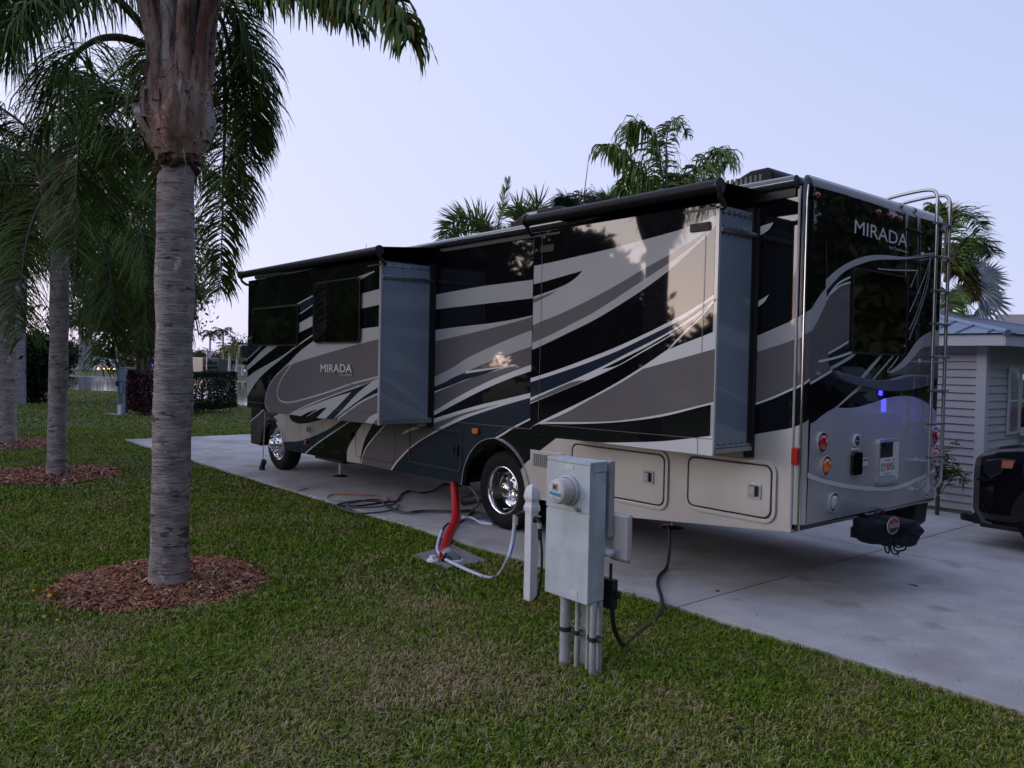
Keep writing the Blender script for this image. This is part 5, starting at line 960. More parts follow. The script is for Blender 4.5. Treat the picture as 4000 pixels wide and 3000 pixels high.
trunk(RP, [(c[0], c[1], 0), (c[0], c[1], 2.5), (c[0]+.1, c[1], 5), (c[0]+.2, c[1], 8.5)], [.22, .19, .21, .23, .18], TRK2, ring=.18, amp=.003); ac_ = Acc()
for i in range(15): az = i*2.4; frond(ac_, arcfrond((c[0]+.2, c[1], 9.), az, 1.1-1.3*i/15, 3.6, 1.6), nl=70, ll=.8, lw=.05)
ac_.build('crown', [LEAFD, STEM, LEAFY], RP)
# mulch beds with chips
MU = mat('mulch_base', (.07, .028, .018), rough=.95, bump=.6, bscale=45); MC = [mat('mulch_chip_red', (.40, .15, .07), rough=.8), mat('mulch_chip_brown', (.20, .09, .055), rough=.85), mat('mulch_chip_pale', (.55, .36, .24), rough=.8)]
BEDS = [(-.06, -3.86, .90, 0), (-8.0, -3.35, 1.15, 1), (-13.9, -3.2, 1.3, 2)]
for cx, cy, R, i in BEDS:
    r_ = np.random.default_rng(20+i); mb = MB(); n = 48; V = [(cx, cy, .05)]
    for k, f in enumerate((.35, .7, 1.)):
        for j in range(n): t = 2*math.pi*j/n; rr = R*f*(1+.05*math.sin(3*t+i)+.04*math.sin(7*t+2*i)); V.append((cx+rr*math.cos(t), cy+rr*math.sin(t), (.045, .035, .004)[k]))
    mb.add(V, [(0, 1+j, 1+(j+1) % n) for j in range(n)]+[(1+k*n+j, 1+(k+1)*n+j, 1+(k+1)*n+(j+1) % n, 1+k*n+(j+1) % n) for k in range(2) for j in range(n)], MU, True)
    o = mb.build('mulch_base'); org = np.array(o.location); BED = o
    N_ = (16000, 5000, 2500)[i]; rr = R*1.03*np.sqrt(r_.random(N_)); t = r_.random(N_)*2*np.pi; rr *= (1+.05*np.sin(3*t+i)+.04*np.sin(7*t+2*i))
    C0 = np.stack([cx+rr*np.cos(t), cy+rr*np.sin(t), .045-.035*(rr/R)**2+r_.random(N_)*.025], 1); a = r_.random(N_)*2*np.pi; L_ = (.008+.030*r_.random(N_)**2)[:, None]*(1+.6*(i > 0)); w_ = L_*(.10+.18*r_.random(N_)[:, None])
    d = np.stack([np.cos(a), np.sin(a), r_.normal(size=N_)*.35], 1); e = np.stack([-np.sin(a), np.cos(a), r_.normal(size=N_)*.5], 1)
    V = np.stack([C0-d*L_-e*w_, C0+d*L_-e*w_, C0+d*L_+e*w_, C0-d*L_+e*w_], 1).reshape(-1, 3); F = np.arange(4*N_).reshape(-1, 4)
    ch = arr_mesh('mulch_bed', V, F, MC, r_.choice(3, N_, p=[.5, .36, .14]), None, org=tuple(org)); bpy.data.objects.remove(BED) if 0 else None
    o.parent = ch; o.matrix_parent_inverse = Matrix.Translation(-ch.location); tag(ch, ('red-brown mulch bed around the nearest palm', 'mulch bed around the second palm in the row', 'mulch bed around the third palm at the left edge')[i], 'mulch bed', kind='stuff')
YLF = mat('fallen_leaf_yellow', (.55, .33, .02), rough=.5)
for i, (x, y) in enumerate(((262, 930), (360, 922), (387, 963), (342, 1115), (430, 1140))):
    p = gr('O', x, y, .055); s = (.036, .030, .050, .038, .03)[i]; mb = MB(); pts = [p+np.array((s*math.cos(t)*.75, s*math.sin(t), .5*s*math.sin(2*t)+s*.5*math.cos(t))) for t in np.linspace(0, 2*math.pi, 9)[:8]]; mb.add(pts+[p], [(j, (j+1) % 8, 8) for j in range(8)], YLF)
    o = mb.build('fallen_leaf'); tag(o, ('small yellow leaf upright in the grass left of the mulch bed', 'narrow yellow leaf at the upper left rim of the mulch bed', 'largest round yellow leaf on the mulch bed left rim', 'orange-yellow leaf in grass below the mulch bed left rim', 'tiny yellow leaf lying lowest below the mulch bed')[i], 'leaf', 'yellow leaves fallen by the near mulch bed')
# broadleaf trees: limbs and leaf clumps
def broadleaf(name, loc, H, R, label, cat='tree', group=None, nclump=60, per=90, ls=.09, seed=0, tk=.2, base=.25, M=(TLEAF, TLEAF2), sq=.8, stems=1):
    r_ = np.random.default_rng(seed); T_ = thing(name, label, cat, loc, group); L0 = np.array(loc, float); mb = MB()
    Cs = []
    for i in range(nclump):
        u = nrm(r_.normal(size=3)); q = r_.random()**.45; z = base*H+(H-base*H)*.5*(1+u[2]*q); prof = math.sin(math.pi*min(.97, max(.12, (z/H-base)/(1-base)*.85+.12)))
        Cs.append(L0+np.array([u[0]*R*q*(.6+.4*prof), u[1]*R*q*(.6+.4*prof), z]))
    for s_ in range(stems):
        off = np.array([r_.normal()*.15*(stems > 1), r_.normal()*.15*(stems > 1), 0]); top = L0+np.array([off[0]*3, off[1]*3, H*.62]); mb.tube(cr([L0+off+(0, 0, -.05), L0+off*2+(0, 0, H*.25), top], 5), np.linspace(tk, tk*.35, 11), BARK, n=8)
        for c in Cs[s_::max(2, stems*2)][:16]:
            a_ = L0+off+(top-L0-off)*(.25+.5*r_.random()); mb.tube(cr([a_, (a_+c)/2+r_.normal(size=3)*.15*R*.3, c], 4), np.linspace(tk*.3, tk*.06, 9), BARK, n=5, cap=False)
    mb.build('trunk', T_); N_ = nclump*per; ci = np.repeat(np.array(Cs), per, 0); cs = np.repeat(R*(.16+.16*r_.random(nclump)), per)[:, None]
    g = r_.normal(size=(N_, 3)); g[:, 2] *= sq; P = ci+g*cs*.6; P[:, 2] = np.maximum(P[:, 2], .03)
    a = r_.normal(size=(N_, 3)); a /= np.linalg.norm(a, axis=1)[:, None]; b = np.cross(a, r_.normal(size=(N_, 3))); b /= np.linalg.norm(b, axis=1)[:, None]; l = (ls*(.6+.8*r_.random(N_)))[:, None]
    V = np.stack([P-a*l, P-b*l*.45, P+a*l, P+b*l*.45], 1).reshape(-1, 3)
    arr_mesh('crown', V, np.arange(4*N_).reshape(-1, 4), list(M), np.repeat(r_.random(nclump) < .4, per).astype(int), T_); return T_
def hedge(name, p0, p1, depth, H, label, cat, M, seed, N_=9000, ls=.04, zb=.15):
    r_ = np.random.default_rng(seed); p0 = np.array(p0); p1 = np.array(p1); T_ = thing(name, label, cat, (p0+p1)/2*np.array((1, 1, 0))); e = nrm(p1-p0); nn = np.array([-e[1], e[0], 0]); W_ = np.linalg.norm(p1-p0)
    mb = MB()
    for i in range(9):
        q = p0+(p1-p0)*r_.random()+nn*depth*r_.random(); mb.tube([q*(1, 1, 0), q*(1, 1, 0)+np.array([r_.normal()*.1, r_.normal()*.1, H*.7])], .025, BARK, n=5)
    mb.build('stems', T_); u = r_.random((N_, 3)); ax = r_.integers(0, 3, N_); sd = r_.random(N_) < .5; sh = .12*r_.random(N_)**1.5
    for k in range(3): mk = ax == k; u[mk, k] = np.where(sd[mk], sh[mk], 1-sh[mk])
    P = p0+(p1-p0)*u[:, :1]+nn*depth*u[:, 1:2]; P[:, 2] = zb+(H-zb)*u[:, 2]; lump = .06*np.sin(P[:, 0]*5)+.05*np.sin(P[:, 1]*7+2)+.04*np.sin(P[:, 2]*6); P += lump[:, None]*np.array([e[0]*.6, e[1]*.6, .6]); P[:, 2] = np.maximum(P[:, 2], .03)
    a = r_.normal(size=(N_, 3)); a /= np.linalg.norm(a, axis=1)[:, None]; b = np.cross(a, r_.normal(size=(N_, 3))); b /= np.linalg.norm(b, axis=1)[:, None]; l = (ls*(.6+.8*r_.random(N_)))[:, None]
    V = np.stack([P-a*l, P-b*l*.5, P+a*l, P+b*l*.5], 1).reshape(-1, 3); arr_mesh('foliage', V, np.arange(4*N_).reshape(-1, 4), list(M), (r_.random(N_) < .4).astype(int), T_)
    return T_
HG = (mat('hedge_leaf', spec=.12, col=(.010, .018, .008), rough=.6), mat('hedge_leaf_light', spec=.12, col=(.022, .038, .013), rough=.6)); RD = (mat('bush_leaf_purple', (.025, .006, .010), rough=.6), mat('bush_leaf_red', (.07, .012, .018), rough=.6))
b0, b1 = gr('S', 490, 1622), gr('S', 640, 1630); hedge('purple_bush', b0, b1, 1.0, 1.50, 'dark purple-red bush behind the nearest palm, beside the far utility cabinet', 'bush', RD, 4, ls=.06)
b0, b1 = gr('S', 735, 1622), gr('S', 925, 1612); hedge('green_hedge', b0, b1, 1.2, 1.48, 'clipped dark green box hedge between the nearest palm and the motorhome', 'hedge', HG, 5, N_=14000)
bb = gr('S', 118, 1572); broadleaf('feathery_bush', bb, 3.1, 1.5, 'dark feathery round bush at the water behind the two left palms', 'bush', nclump=70, per=160, ls=.10, seed=6, base=.02, M=HG, tk=.05)
bt = at('S', 560, 1500, 36)*(1, 1, 0); broadleaf('shade_tree', bt, 10.4, 3.2, 'tall leafy shade tree standing behind the nearest palm trunk at the water', nclump=130, per=190, ls=.10, seed=7, base=.20, tk=.16, stems=4)
bt = at('S', 480, 1480, 60)*(1, 1, 0); broadleaf('shade_tree', bt, 9.5, 3.0, 'open-crowned tree left of the tall shade tree across the water', nclump=60, per=120, ls=.13, seed=17, base=.3, tk=.2)
# far bank: lawn fringe, trees, houses, motorhome, flag
SANDM = ground_mat('shore_sand', (.20, .18, .16), (.26, .24, .22), (.12, .12, .09), 3, 1.)
sheet('far_shore', [p+np.array([0, 0, 0]) for p in wf]+[p+(p-CAM)*.035 for p in wf[::-1]], .006, SANDM)
GT = 'trees along the far bank'
kinds = ['round dark tree on the far bank', 'olive green tree on the far bank']
specs = [(-60, 120, 8, 4), (40, 135, 7, 4), (130, 118, 6, 3.4), (215, 140, 8, 4), (262, 112, 5.2, 3), (330, 150, 7, 4.5), (375, 125, 5.5, 3), (455, 150, 6, 4), (520, 135, 6.5, 3.5), (590, 150, 8, 5), (660, 140, 7, 4), (735, 145, 5, 4), (775, 120, 3.4, 2.2), (815, 170, 4.4, 4), (905, 150, 5.2, 3.4), (960, 165, 9, 4.4), (1040, 150, 8, 4), (1130, 160, 8, 5)]
descs = ['tall dark tree beyond the leftmost palm', 'dark tree filling the gap behind the feathery bush', 'low dark tree over the water behind the second palm trunk', 'dark tree right of the second palm trunk', 'small tree left of the twin pale trunks', 'dark tree behind the twin pale trunks', 'short tree beside the white cottage, left', 'dark tree behind the white cottage', 'tree between the white cottage and the shade tree', 'tree directly behind the shade tree trunk', 'tree hidden behind the nearest palm trunk', 'dark tree left of the distant flagpole', 'low bushy tree behind the flagpole', 'dark tree behind the distant motorhome', 'tall bushy tree over the yellow-green palms', 'tall tree beside the front of the big motorhome', 'tree beyond the motorhome front', 'tree farthest right on the far bank']
for i, (px_, d_, h_, r_) in enumerate(specs):
    p = at('S', px_, 1480, d_)*(1, 1, 0); broadleaf('bank_tree', p, h_*.72, r_, descs[i], group=GT, nclump=34, per=60, ls=.24, seed=40+i, base=.05, tk=.18, M=(TLEAF, TLEAF2) if i % 3 else (TLEAF2, TLEAF))
def far_palm(px_, py0, d_, h_, label, fl=1.5, group='coconut palms on the far bank', LM=(LEAFD, STEM, LEAFY), n=13, name='coconut_palm', seed=0):
    p = at('S', px_, py0, d_)*(1, 1, 0); T_ = thing(name, label, 'palm tree', p, group); mb = MB(); mb.tube([p, p+(.1, 0, h_*.5), p+(.15, 0, h_)], [.2, .15, .13], PVC, n=8); mb.build('trunk', T_); ac_ = Acc()
    for i in range(n): az = i*2.4+seed; frond(ac_, arcfrond(p+(.15, 0, h_), az, 1.0-1.3*i/n, fl, 1.3), nl=18, ll=.45, lw=.09, hang=.5, r0=.05, seg=4)
    ac_.build('crown', list(LM), T_)
far_palm(818, 1460, 105, 5.0, 'coconut palm left above the distant flag', seed=1); far_palm(868, 1462, 100, 5.2, 'coconut palm right of the flag, above the distant motorhome', seed=2); far_palm(455, 1450, 120, 4.2, 'small palm above the white cottage', seed=3, fl=1.8)
YG = mat('areca_leaf', (.09, .115, .02), rough=.5, col2=(.16, .17, .03), vscale=2.)
for i, x in enumerate((895, 925, 948)): far_palm(x, 1462, 88+3*i, 3.0-.3*i, ('yellow-green palm right of the distant motorhome', 'middle one of the yellow-green palms', 'yellow-green palm nearest the big motorhome front')[i], fl=1.7, group='yellow-green palms on the far bank', LM=(YG, STEM, YG), n=15, name='areca_palm', seed=4+i)
TW_ = thing('twin_palm', 'pair of pale leaning trunks across the water by the garden lights', 'palm tree', gr('N', 715, 760)); 
for x0, x1 in ((705, 690), (735, 768)):
    a_, b_ = gr('N', x0, 762), None; d_ = (a_-CAM)@FW; b_ = at('N', x1, 350, d_); mb = MB(); mb.tube(cr([a_, (a_+b_)/2+(.0, .2, 0), b_], 5), np.linspace(.55, .28, 11), mat('pale_trunk', (.26, .25, .26), rough=.8), n=10); mb.build('trunk', TW_)
ac_ = Acc(); 
for i in range(18): az = i*2.4; frond(ac_, arcfrond(b_+(0, 0, .2) if i % 2 else b_+(0, -3, .2), az, 1.1-1.4*i/18, 5., 1.4), nl=20, ll=1.3, lw=.2, hang=.7, r0=.08)
ac_.build('crown', [LEAFD, STEM, LEAFY], TW_)
def house(name, k, xl, xr_, yb, ye, yp, label, wallM, roofM, win=0):
    a_, b_ = gr(k, xl, yb), gr(k, xr_, yb); d_ = (a_-CAM)@FW; e_ = at(k, xl, ye, d_)[2]; pk = at(k, xl, yp, d_)[2]; e = nrm(b_-a_); nn = np.array([-e[1], e[0], 0.]); L_ = np.linalg.norm(b_-a_); 
    if nn@(a_-CAM) < 0: nn = -nn
    T_ = thing(name, label, 'house', (a_+b_)/2); mb = MB(); mb.obox((a_+b_)/2+nn*2.5+(0, 0, e_/2), e*L_/2, nn*2.5, (0, 0, e_/2), wallM); wl = mb.build('wall', T_)
    mb = MB(); q = [a_-e*.4-nn*.4, b_+e*.4-nn*.4, b_+e*.4+nn*5.4, a_-e*.4+nn*5.4]; r0_, r1 = (a_+e*2+nn*2.5), (b_-e*2+nn*2.5); V = [v*(1, 1, 0)+(0, 0, e_) for v in q]+[r0_*(1, 1, 0)+(0, 0, pk), r1*(1, 1, 0)+(0, 0, pk)]
    mb.add(V, [(0, 1, 5, 4), (1, 2, 5), (2, 3, 4, 5), (3, 0, 4), (3, 2, 1, 0)], roofM); mb.build('roof', T_)
    for i in range(win):
        c = a_+e*L_*(i+.5)/win-nn*.02+(0, 0, e_*.55); mb = MB(); mb.obox(c, e*.3, nn*.02, (0, 0, .3), GLS); mb.build('window', T_)
house('cottage', 'N', 815, 1010, 765, 685, 640, 'white cottage with blue-grey roof across the water', mat('cottage_wall', (.42, .43, .48), rough=.7), MRF)
house('cottage', 'N', 372, 440, 770, 690, 625, 'sliver of a pale cottage between the two left palms', MATS['cottage_wall'], MRF, 0)
house('boat_house', 'N', 1668, 1752, 800, 720, 680, 'dark roofed open shelter left of the distant motorhome', mat('shelter_wall', (.12, .12, .13), rough=.7), mat('dark_roof', (.03, .03, .035), rough=.6), 1)
# distant motorhome
a_, b_ = gr('N', 1752, 806), gr('N', 1888, 806); d_ = (a_-CAM)@FW; e = nrm(b_-a_); nn = np.array([-e[1], e[0], 0.]); nn = nn if nn@(a_-CAM) > 0 else -nn; top = at('N', 1800, 655, d_)[2]; L_ = np.linalg.norm(b_-a_)
FR = thing('motorhome', 'small distant white and black motorhome facing the lake beside the flagpole', 'motorhome', (a_+b_)/2); c = (a_+b_)/2
sidev = nrm(e*.75+nn*.66)
mb = MB(); mb.obox(c+(0, 0, top*.56)+nn*3, e*L_/2, nn*3, (0, 0, top*.44), mat('far_coach', (.13, .14, .16), rough=.4)); mb.build('body', FR, bevel=.1)
mb = MB(); mb.obox(c+(0, 0, top*.72)-nn*.02, e*L_*.42, nn*.03, (0, 0, top*.15), GLS); mb.build('windscreen', FR)
mb = MB(); mb.obox(c+(0, 0, top*.3)-nn*.03, e*L_*.47, nn*.04, (0, 0, top*.2), BLK); mb.build('bumper', FR)
mb = MB(); mb.obox(c+e*(L_/2+.9)+nn*1.6+(0, 0, top*.5), e*.9, nn*1.4, (0, 0, top*.42), mat('far_slide', (.05, .045, .045), rough=.5)); mb.build('slide_out', FR)
for s_ in (-1, 1): mb = MB(); q = c+e*s_*L_*.36+(0, 0, .25); mb.obox(q+nn*.2, e*.13, nn*.25, (0, 0, .25), TYR); mb.build('wheel', FR, bevel=.08)
# flagpole
fp = gr('N', 1783, 808); d_ = (fp-CAM)@FW; ft = at('N', 1790, 590, d_); FL = thing('flagpole', 'thin white flagpole with a striped flag on the far bank', 'flagpole', fp); mb = MB(); mb.tube([fp, ft], .05, TRM, n=8); mb.build('pole', FL)
mb = MB(); A_ = [at('N', x, y, d_) for x, y in ((1795, 598), (1842, 606), (1842, 636), (1796, 626))]
for i in range(7):
    f0_, f1_ = i/7, (i+1)/7; l_ = A_[0]+(A_[3]-A_[0])*f0_, A_[0]+(A_[3]-A_[0])*f1_; r__ = A_[1]+(A_[2]-A_[1])*f0_, A_[1]+(A_[2]-A_[1])*f1_
    mb.prism([l_[0], r__[0], r__[1], l_[1]], (.0, .02, 0), mat('flag_red', (.4, .05, .08), rough=.8) if i % 2 == 0 else PAPER)
c0 = A_[0]-np.array([.02, .02, 0]); mb.prism([c0, c0+(A_[1]-A_[0])*.42, c0+(A_[1]-A_[0])*.42+(A_[3]-A_[0])*.5, c0+(A_[3]-A_[0])*.5], (-.0, -.02, 0), mat('flag_blue', (.03, .04, .15), rough=.8)); mb.build('flag', FL)
# garden lights (lit)
WG = mat('garden_light_glow', (.9, .6, .2), emis=((1., .55, .16), 6.)); BG = mat('blue_marker_glow', (.1, .1, .9), emis=((.06, .06, 1.), 7.))
proto = None
for i, (x, y, M, s) in enumerate(((690, 742, WG, 1.6), (770, 748, WG, 1), (808, 750, WG, 1), (848, 752, WG, .8), (893, 752, WG, .8), (940, 752, WG, .8), (988, 753, WG, .8), (1322, 785, WG, 1.4), (1700, 797, WG, 1.2), (1736, 795, WG, 1.2), (1310, 722, BG, 1.6), (2103, 768, BG, 1.8))):
    p = gr('N', x, y+14); d_ = (p-CAM)@FW; t_ = at('N', x, y, d_); bl = M is BG
    gl = thing('garden_light', None, 'garden light', p, 'blue lights on the far bank' if bl else 'warm garden lights on the far bank')
    gl['label'] = ('brightest warm garden light below the twin pale trunks', 'second warm light from the left, by the twin trunks', 'third warm light, left of the white cottage', 'warm light at the left end of the cottage wall', 'second warm light along the cottage wall', 'third warm light along the cottage wall', 'warm light at the right end of the cottage wall', 'warm light just left of the nearest palm trunk', 'left warm light below the dark shelter', 'right warm light below the distant motorhome', 'blue light left of the nearest palm trunk', 'blue light mirrored in the lake beside the motorhome')[i]
    mb = MB(); mb.tube([p, t_], .03, IRON, n=6); mb.build('stake', gl); mb = MB(); mb.lathe(tuple(t_), [(0, -.14*s), (.14*s, -.05*s), (.14*s, .05*s), (0, .14*s)], M, n=10); mb.build('bulb', gl)
# far utility cabinet
a_ = gr('M', 692, 1088); U2 = thing('utility_cabinet', 'blue-grey utility cabinet with white pipe beside the purple bush', 'utility cabinet', gr('M', 712, 1088)); d_ = (a_-CAM)@FW
q = lambda x, y: at('M', x, y, d_); e = nrm(q(770, 900)-q(685, 900)); dn = nrm(np.array([-e[1], e[0], 0]))*.25; dn = dn if dn@(a_-CAM) > 0 else -dn
def face(x0, x1, y0, y1, M, nm, off=0.): mb = MB(); P = [q(x0, y1), q(x1, y1), q(x1, y0), q(x0, y0)]; mb.prism([p-dn*off for p in P], dn, M); mb.build(nm, U2, bevel=.01)
CBX = mat('cabinet_blue_grey', (.16, .22, .28), rough=.5, var=.1, vscale=3.)
face(686, 768, 812, 888, CBX, 'cabinet'); face(682, 772, 808, 814, CBX, 'lid', .05); face(690, 700, 888, 1080, CBX, 'leg'); face(728, 738, 888, 1080, CBX, 'leg'); face(704, 724, 895, 960, CBX, 'breaker_box'); face(682, 698, 886, 918, PLB, 'switch_box', .1); face(696, 716, 1028, 1085, PVW, 'pipe', .2)
SLB = [gr('M', 590, 1078), gr('M', 690, 1092), gr('M', 760, 1092), gr('M', 740, 1075)]; sheet('far_slab', SLB, .01, CON2)
# palms behind the motorhome
GB = 'palms standing behind the motorhome'
D2 = 17.
LEAFG = mat('palm_leaf_fresh', spec=.12, col=(.055, .095, .02), rough=.5, col2=(.14, .20, .045), vscale=1.5)
def palm_at(px_, py_, d_, label, fr, cr_n=6, fl=2.2, seed=0, ll=.6, lw=.034, name='queen_palm', LM=(LEAFG, STEM, LEAFY), nl=120, **kw):
    global rng; rng = np.random.default_rng(seed+77); c = at('S', px_, py_, d_); T_ = thing(name, label, 'palm tree', c*(1, 1, 0), GB)
    mb = MB(); mb.tube([c*(1, 1, 0), c*(1, 1, .5), c], [.17, .15, .10], TRK, n=12); mb.build('trunk', T_); ac_ = Acc()
    for i in range(cr_n): az = i*2.4+seed; frond(ac_, arcfrond(c, az, .7-1.1*i/cr_n, fl, 1.8), nl=nl, ll=ll, lw=lw, **kw)
    for f in fr: frond(ac_, [at('S', x, y, d_+(j-2)*.15) for j, (x, y) in enumerate(f[0])], **dict(dict(nl=nl, ll=ll, lw=lw), **f[1]))
    ac_.build('crown', list(LM), T_); return T_
palm_at(2610, 830, D2, 'tall palm with arching fronds rising highest behind the motorhome roof', [
    ([(2608,830),(2590,700),(2562,570),(2510,480),(2455,505),(2440,560)], dict(hang=1.05, ll=.85, nl=120, start=.12, lw=.045)), ([(2612,830),(2602,650),(2608,520),(2640,462),(2690,530)], dict(start=.55, ll=.4, nl=60)),
    ([(2600,830),(2520,690),(2430,600),(2370,570),(2358,590)], dict(hang=1., ll=.75, nl=120, lw=.045)), ([(2620,830),(2690,720),(2760,625),(2815,590),(2850,640)], dict(ll=.8, nl=120, lw=.045, hang=1.)),
    ([(2600,840),(2500,740),(2450,700),(2420,760)], dict(ll=.6)), ([(2620,840),(2700,760),(2770,700),(2810,730)], dict(ll=.5)), ([(2610,840),(2640,740),(2660,690),(2680,740)], dict(ll=.5))], cr_n=0)
palm_at(1960, 1000, 20, 'palm with rounded drooping crown left of the roof air conditioner', [
    ([(1960,1000),(1900,880),(1830,850),(1760,880),(1735,970)], dict(ll=.55, hang=.35, nl=170, plum=1.3)), ([(1960,1000),(1880,900),(1810,880),(1775,950)], dict(ll=.5, hang=.3, nl=130, plum=1.3)),
    ([(1925,1000),(1950,860),(1968,780),(1982,700)], dict(ll=.28, fwd=1.6, hang=.0, nl=90)), ([(1925,1000),(1925,920),(1900,880)], dict(ll=.4, nl=80, yellow=.4)), ([(1930,1000),(1960,910),(2000,890)], dict(ll=.4, nl=80, yellow=.6))], cr_n=2, seed=2)
palm_at(2080, 1000, 21, 'palm fronds fanning out directly over the middle air conditioner', [
    ([(2080,1000),(2070,860),(2020,810),(1990,850)], dict(ll=.6, hang=.05, plum=1.2, nl=120)), ([(2080,1000),(2090,860),(2110,800),(2150,850)], dict(ll=.65, hang=.05, plum=1.2, nl=120)), ([(2080,1000),(2060,880),(2060,820)], dict(ll=.6, hang=.0, nl=100))], cr_n=2, seed=4)
palm_at(2260, 900, 21, 'palm with dark curling fronds left of the tall palm', [
    ([(2260,900),(2240,810),(2210,780),(2180,820)], dict(ll=.6, hang=.6)), ([(2270,900),(2260,800),(2290,760),(2330,800)], dict(ll=.6, hang=.7)), ([(2260,900),(2230,800),(2195,800)], dict(ll=.6, hang=.2))], cr_n=2, seed=6, LM=(LEAFD, STEM, LEAFY))
palm_at(2400, 880, 22, 'low palm crown just left under the tallest palm', [
    ([(2400,880),(2390,800),(2370,770)], dict(ll=.6, hang=.05, plum=1.2)), ([(2400,880),(2430,800),(2460,790)], dict(ll=.5, hang=.2)), ([(2400,880),(2350,800),(2320,800)], dict(ll=.5, hang=.1))], cr_n=2, seed=8)
palm_at(3700, 1150, 16, 'palm behind the shed with dark green tufts above a browning frond', [
    ([(3690,1000),(3700,850),(3730,830),(3800,850),(3830,900)], dict(ll=.5, hang=.55, nl=120)), ([(3690,900),(3660,820),(3640,800)], dict(ll=.35, nl=60)), ([(3700,1100),(3760,950),(3830,940),(3880,1000)], dict(ll=.5, hang=.6, nl=130)),
    ([(3690,900),(3700,830),(3680,800)], dict(ll=.3, hang=.1, nl=60, yellow=.3)), ([(3700,1100),(3740,1060),(3790,1080),(3810,1170)], dict(ll=.36, m=2, nl=150, hang=.7, plum=1.2)), ([(3690,1100),(3720,1010),(3770,1040),(3800,1120)], dict(ll=.36, m=2, nl=150, hang=.7, plum=1.2)), ([(3700,1100),(3740,980),(3790,960),(3840,980)], dict(ll=.5, nl=120))], cr_n=2, seed=9)
BS = thing('fan_palm', 'silvery fan palm beyond the shed roof', 'palm tree', at('S', 3800, 1300, 19)*(1, 1, 0), GB); c = at('S', 3780, 1230, 19); mb = MB(); mb.tube([c*(1, 1, 0), c], [.2, .18], TRK, n=12); mb.build('trunk', BS); V = []; F = []; r_ = np.random.default_rng(9)
for (x, y, R_, a0) in ((3850, 1085, .62, .2), (3868, 1175, .62, -.2), (3800, 1050, .5, .8), (3830, 1205, .55, -.5), (3760, 1150, .45, 1.5), (3835, 1130, .6, 0.), (3720, 1195, .45, 2)):
    h = at('S', x, y, 19+r_.normal()*.3); tipax = RT*math.cos(a0)+np.array([0, 0, 1])*math.sin(a0); pr_ = nrm(np.cross(tipax, FW)+FW*.35)
    for j in range(34):
        t = -1.75+3.5*j/33; d = tipax*math.cos(t)+pr_*math.sin(t)+FW*.15*math.sin(j*2.1); d = nrm(d); L_ = R_*(.75+.25*math.cos(t))*(.9+.2*r_.random()); w = nrm(np.cross(d, FW))*.028; q = h-tipax*.05
        k = len(V); V += [q, q+d*L_*.5-w, q+d*L_*1.0+np.array([0, 0, -.06]), q+d*L_*.5+w]; F.append([k, k+1, k+2, k+3])
    mb2 = None
arr_mesh('crown', np.array(V), np.array(F), [mat('silver_leaf', (.16, .19, .20), rough=.45, col2=(.28, .31, .33), vscale=3.)], None, BS)
# house far behind the fan palm (pale gable edge)
NB = thing('neighbour_house', 'pale roof edge of a house beyond the shed at the right edge', 'house', at('S', 4050, 1400, 30)*(1, 1, 0)); mb = MB(); a_ = at('S', 3890, 1228, 32); b_ = at('S', 4250, 1228, 32); mb.prism([a_, b_, b_-(0, 0, .38), a_-(0, 0, .38)], (2, 6, 0), mat('pale_roof', (.60, .50, .48), rough=.6)); mb.build('roof', NB); mb = MB(); mb.prism([a_-(0, 0, .385), b_-(0, 0, .385), b_*(1, 1, 0), a_*(1, 1, 0)], (2, 6, 0), SID); mb.build('wall', NB)
# small palm plant by the shed wall
p = on('j', 215, 700, 'y', 5.75); SP = thing('young_palm', 'small thin-leaved palm plant against the shed siding', 'plant', (p[0]-.1, 5.8, PZ)); ac_ = Acc(); Y_ = 5.75
for f, kw in (([(150,800),(170,500),(240,340),(330,300)], dict(ll=.30)), ([(150,800),(200,640),(300,560),(400,700)], dict(ll=.22)), ([(150,800),(180,600),(240,450),(290,440)], dict(ll=.22)), ([(150,800),(240,690),(330,560),(360,500)], dict(ll=.24, yellow=.3)), ([(150,800),(240,600),(340,560),(420,620)], dict(ll=.2, yellow=.4)), ([(150,800),(140,600),(160,420)], dict(ll=.25)), ([(150,800),(100,500),(60,400)], dict(ll=.25))):
    frond(ac_, [on('j', x, y, 'y', Y_+.03*j) for j, (x, y) in enumerate(f)], **dict(dict(nl=16, lw=.022, hang=.35, r0=.008, start=.35), **kw))
ac_.build('crown', [LEAF, STEM, LEAFY], SP); mb = MB(); q = on('j', 150, 800, 'y', Y_); mb.tube([(q[0], Y_, PZ), tuple(q)], .03, STEM, n=8); mb.build('stem', SP)
# trees behind the viewpoint, mirrored in the motorhome's paint and glass
GR = 'trees behind the viewpoint, seen mirrored in the paint'
for i, (x, y, h_, r_) in enumerate(((-34, -14, 10, 5), (-26, -18, 11, 5), (-20, -11, 8.5, 3.6), (-24, -26, 9, 4.5), (-30, -34, 6, 4), (-18, -32, 4.2, 3.6), (-9, -34, 3.2, 3.2), (-2, -30, 4, 3.4), (-44, -24, 12, 6))):
    broadleaf('offscreen_tree', (x, y, 0), h_, r_, 'broad dark tree reflected in the dark side of the motorhome', group=GR, nclump=60, per=170, ls=.34, seed=90+i, base=.02, tk=.25)
for i, (x, y, h_) in enumerate(((13, 17, 11), (19, 15, 10), (11, 24, 9))): broadleaf('offscreen_tree', (x, y, 0), h_, 3.6, 'tall dark tree beyond the shed reflected in the motorhome rear', group='trees beyond the shed, mirrored in the rear', nclump=80, per=170, ls=.3, seed=120+i, base=.04, tk=.25)
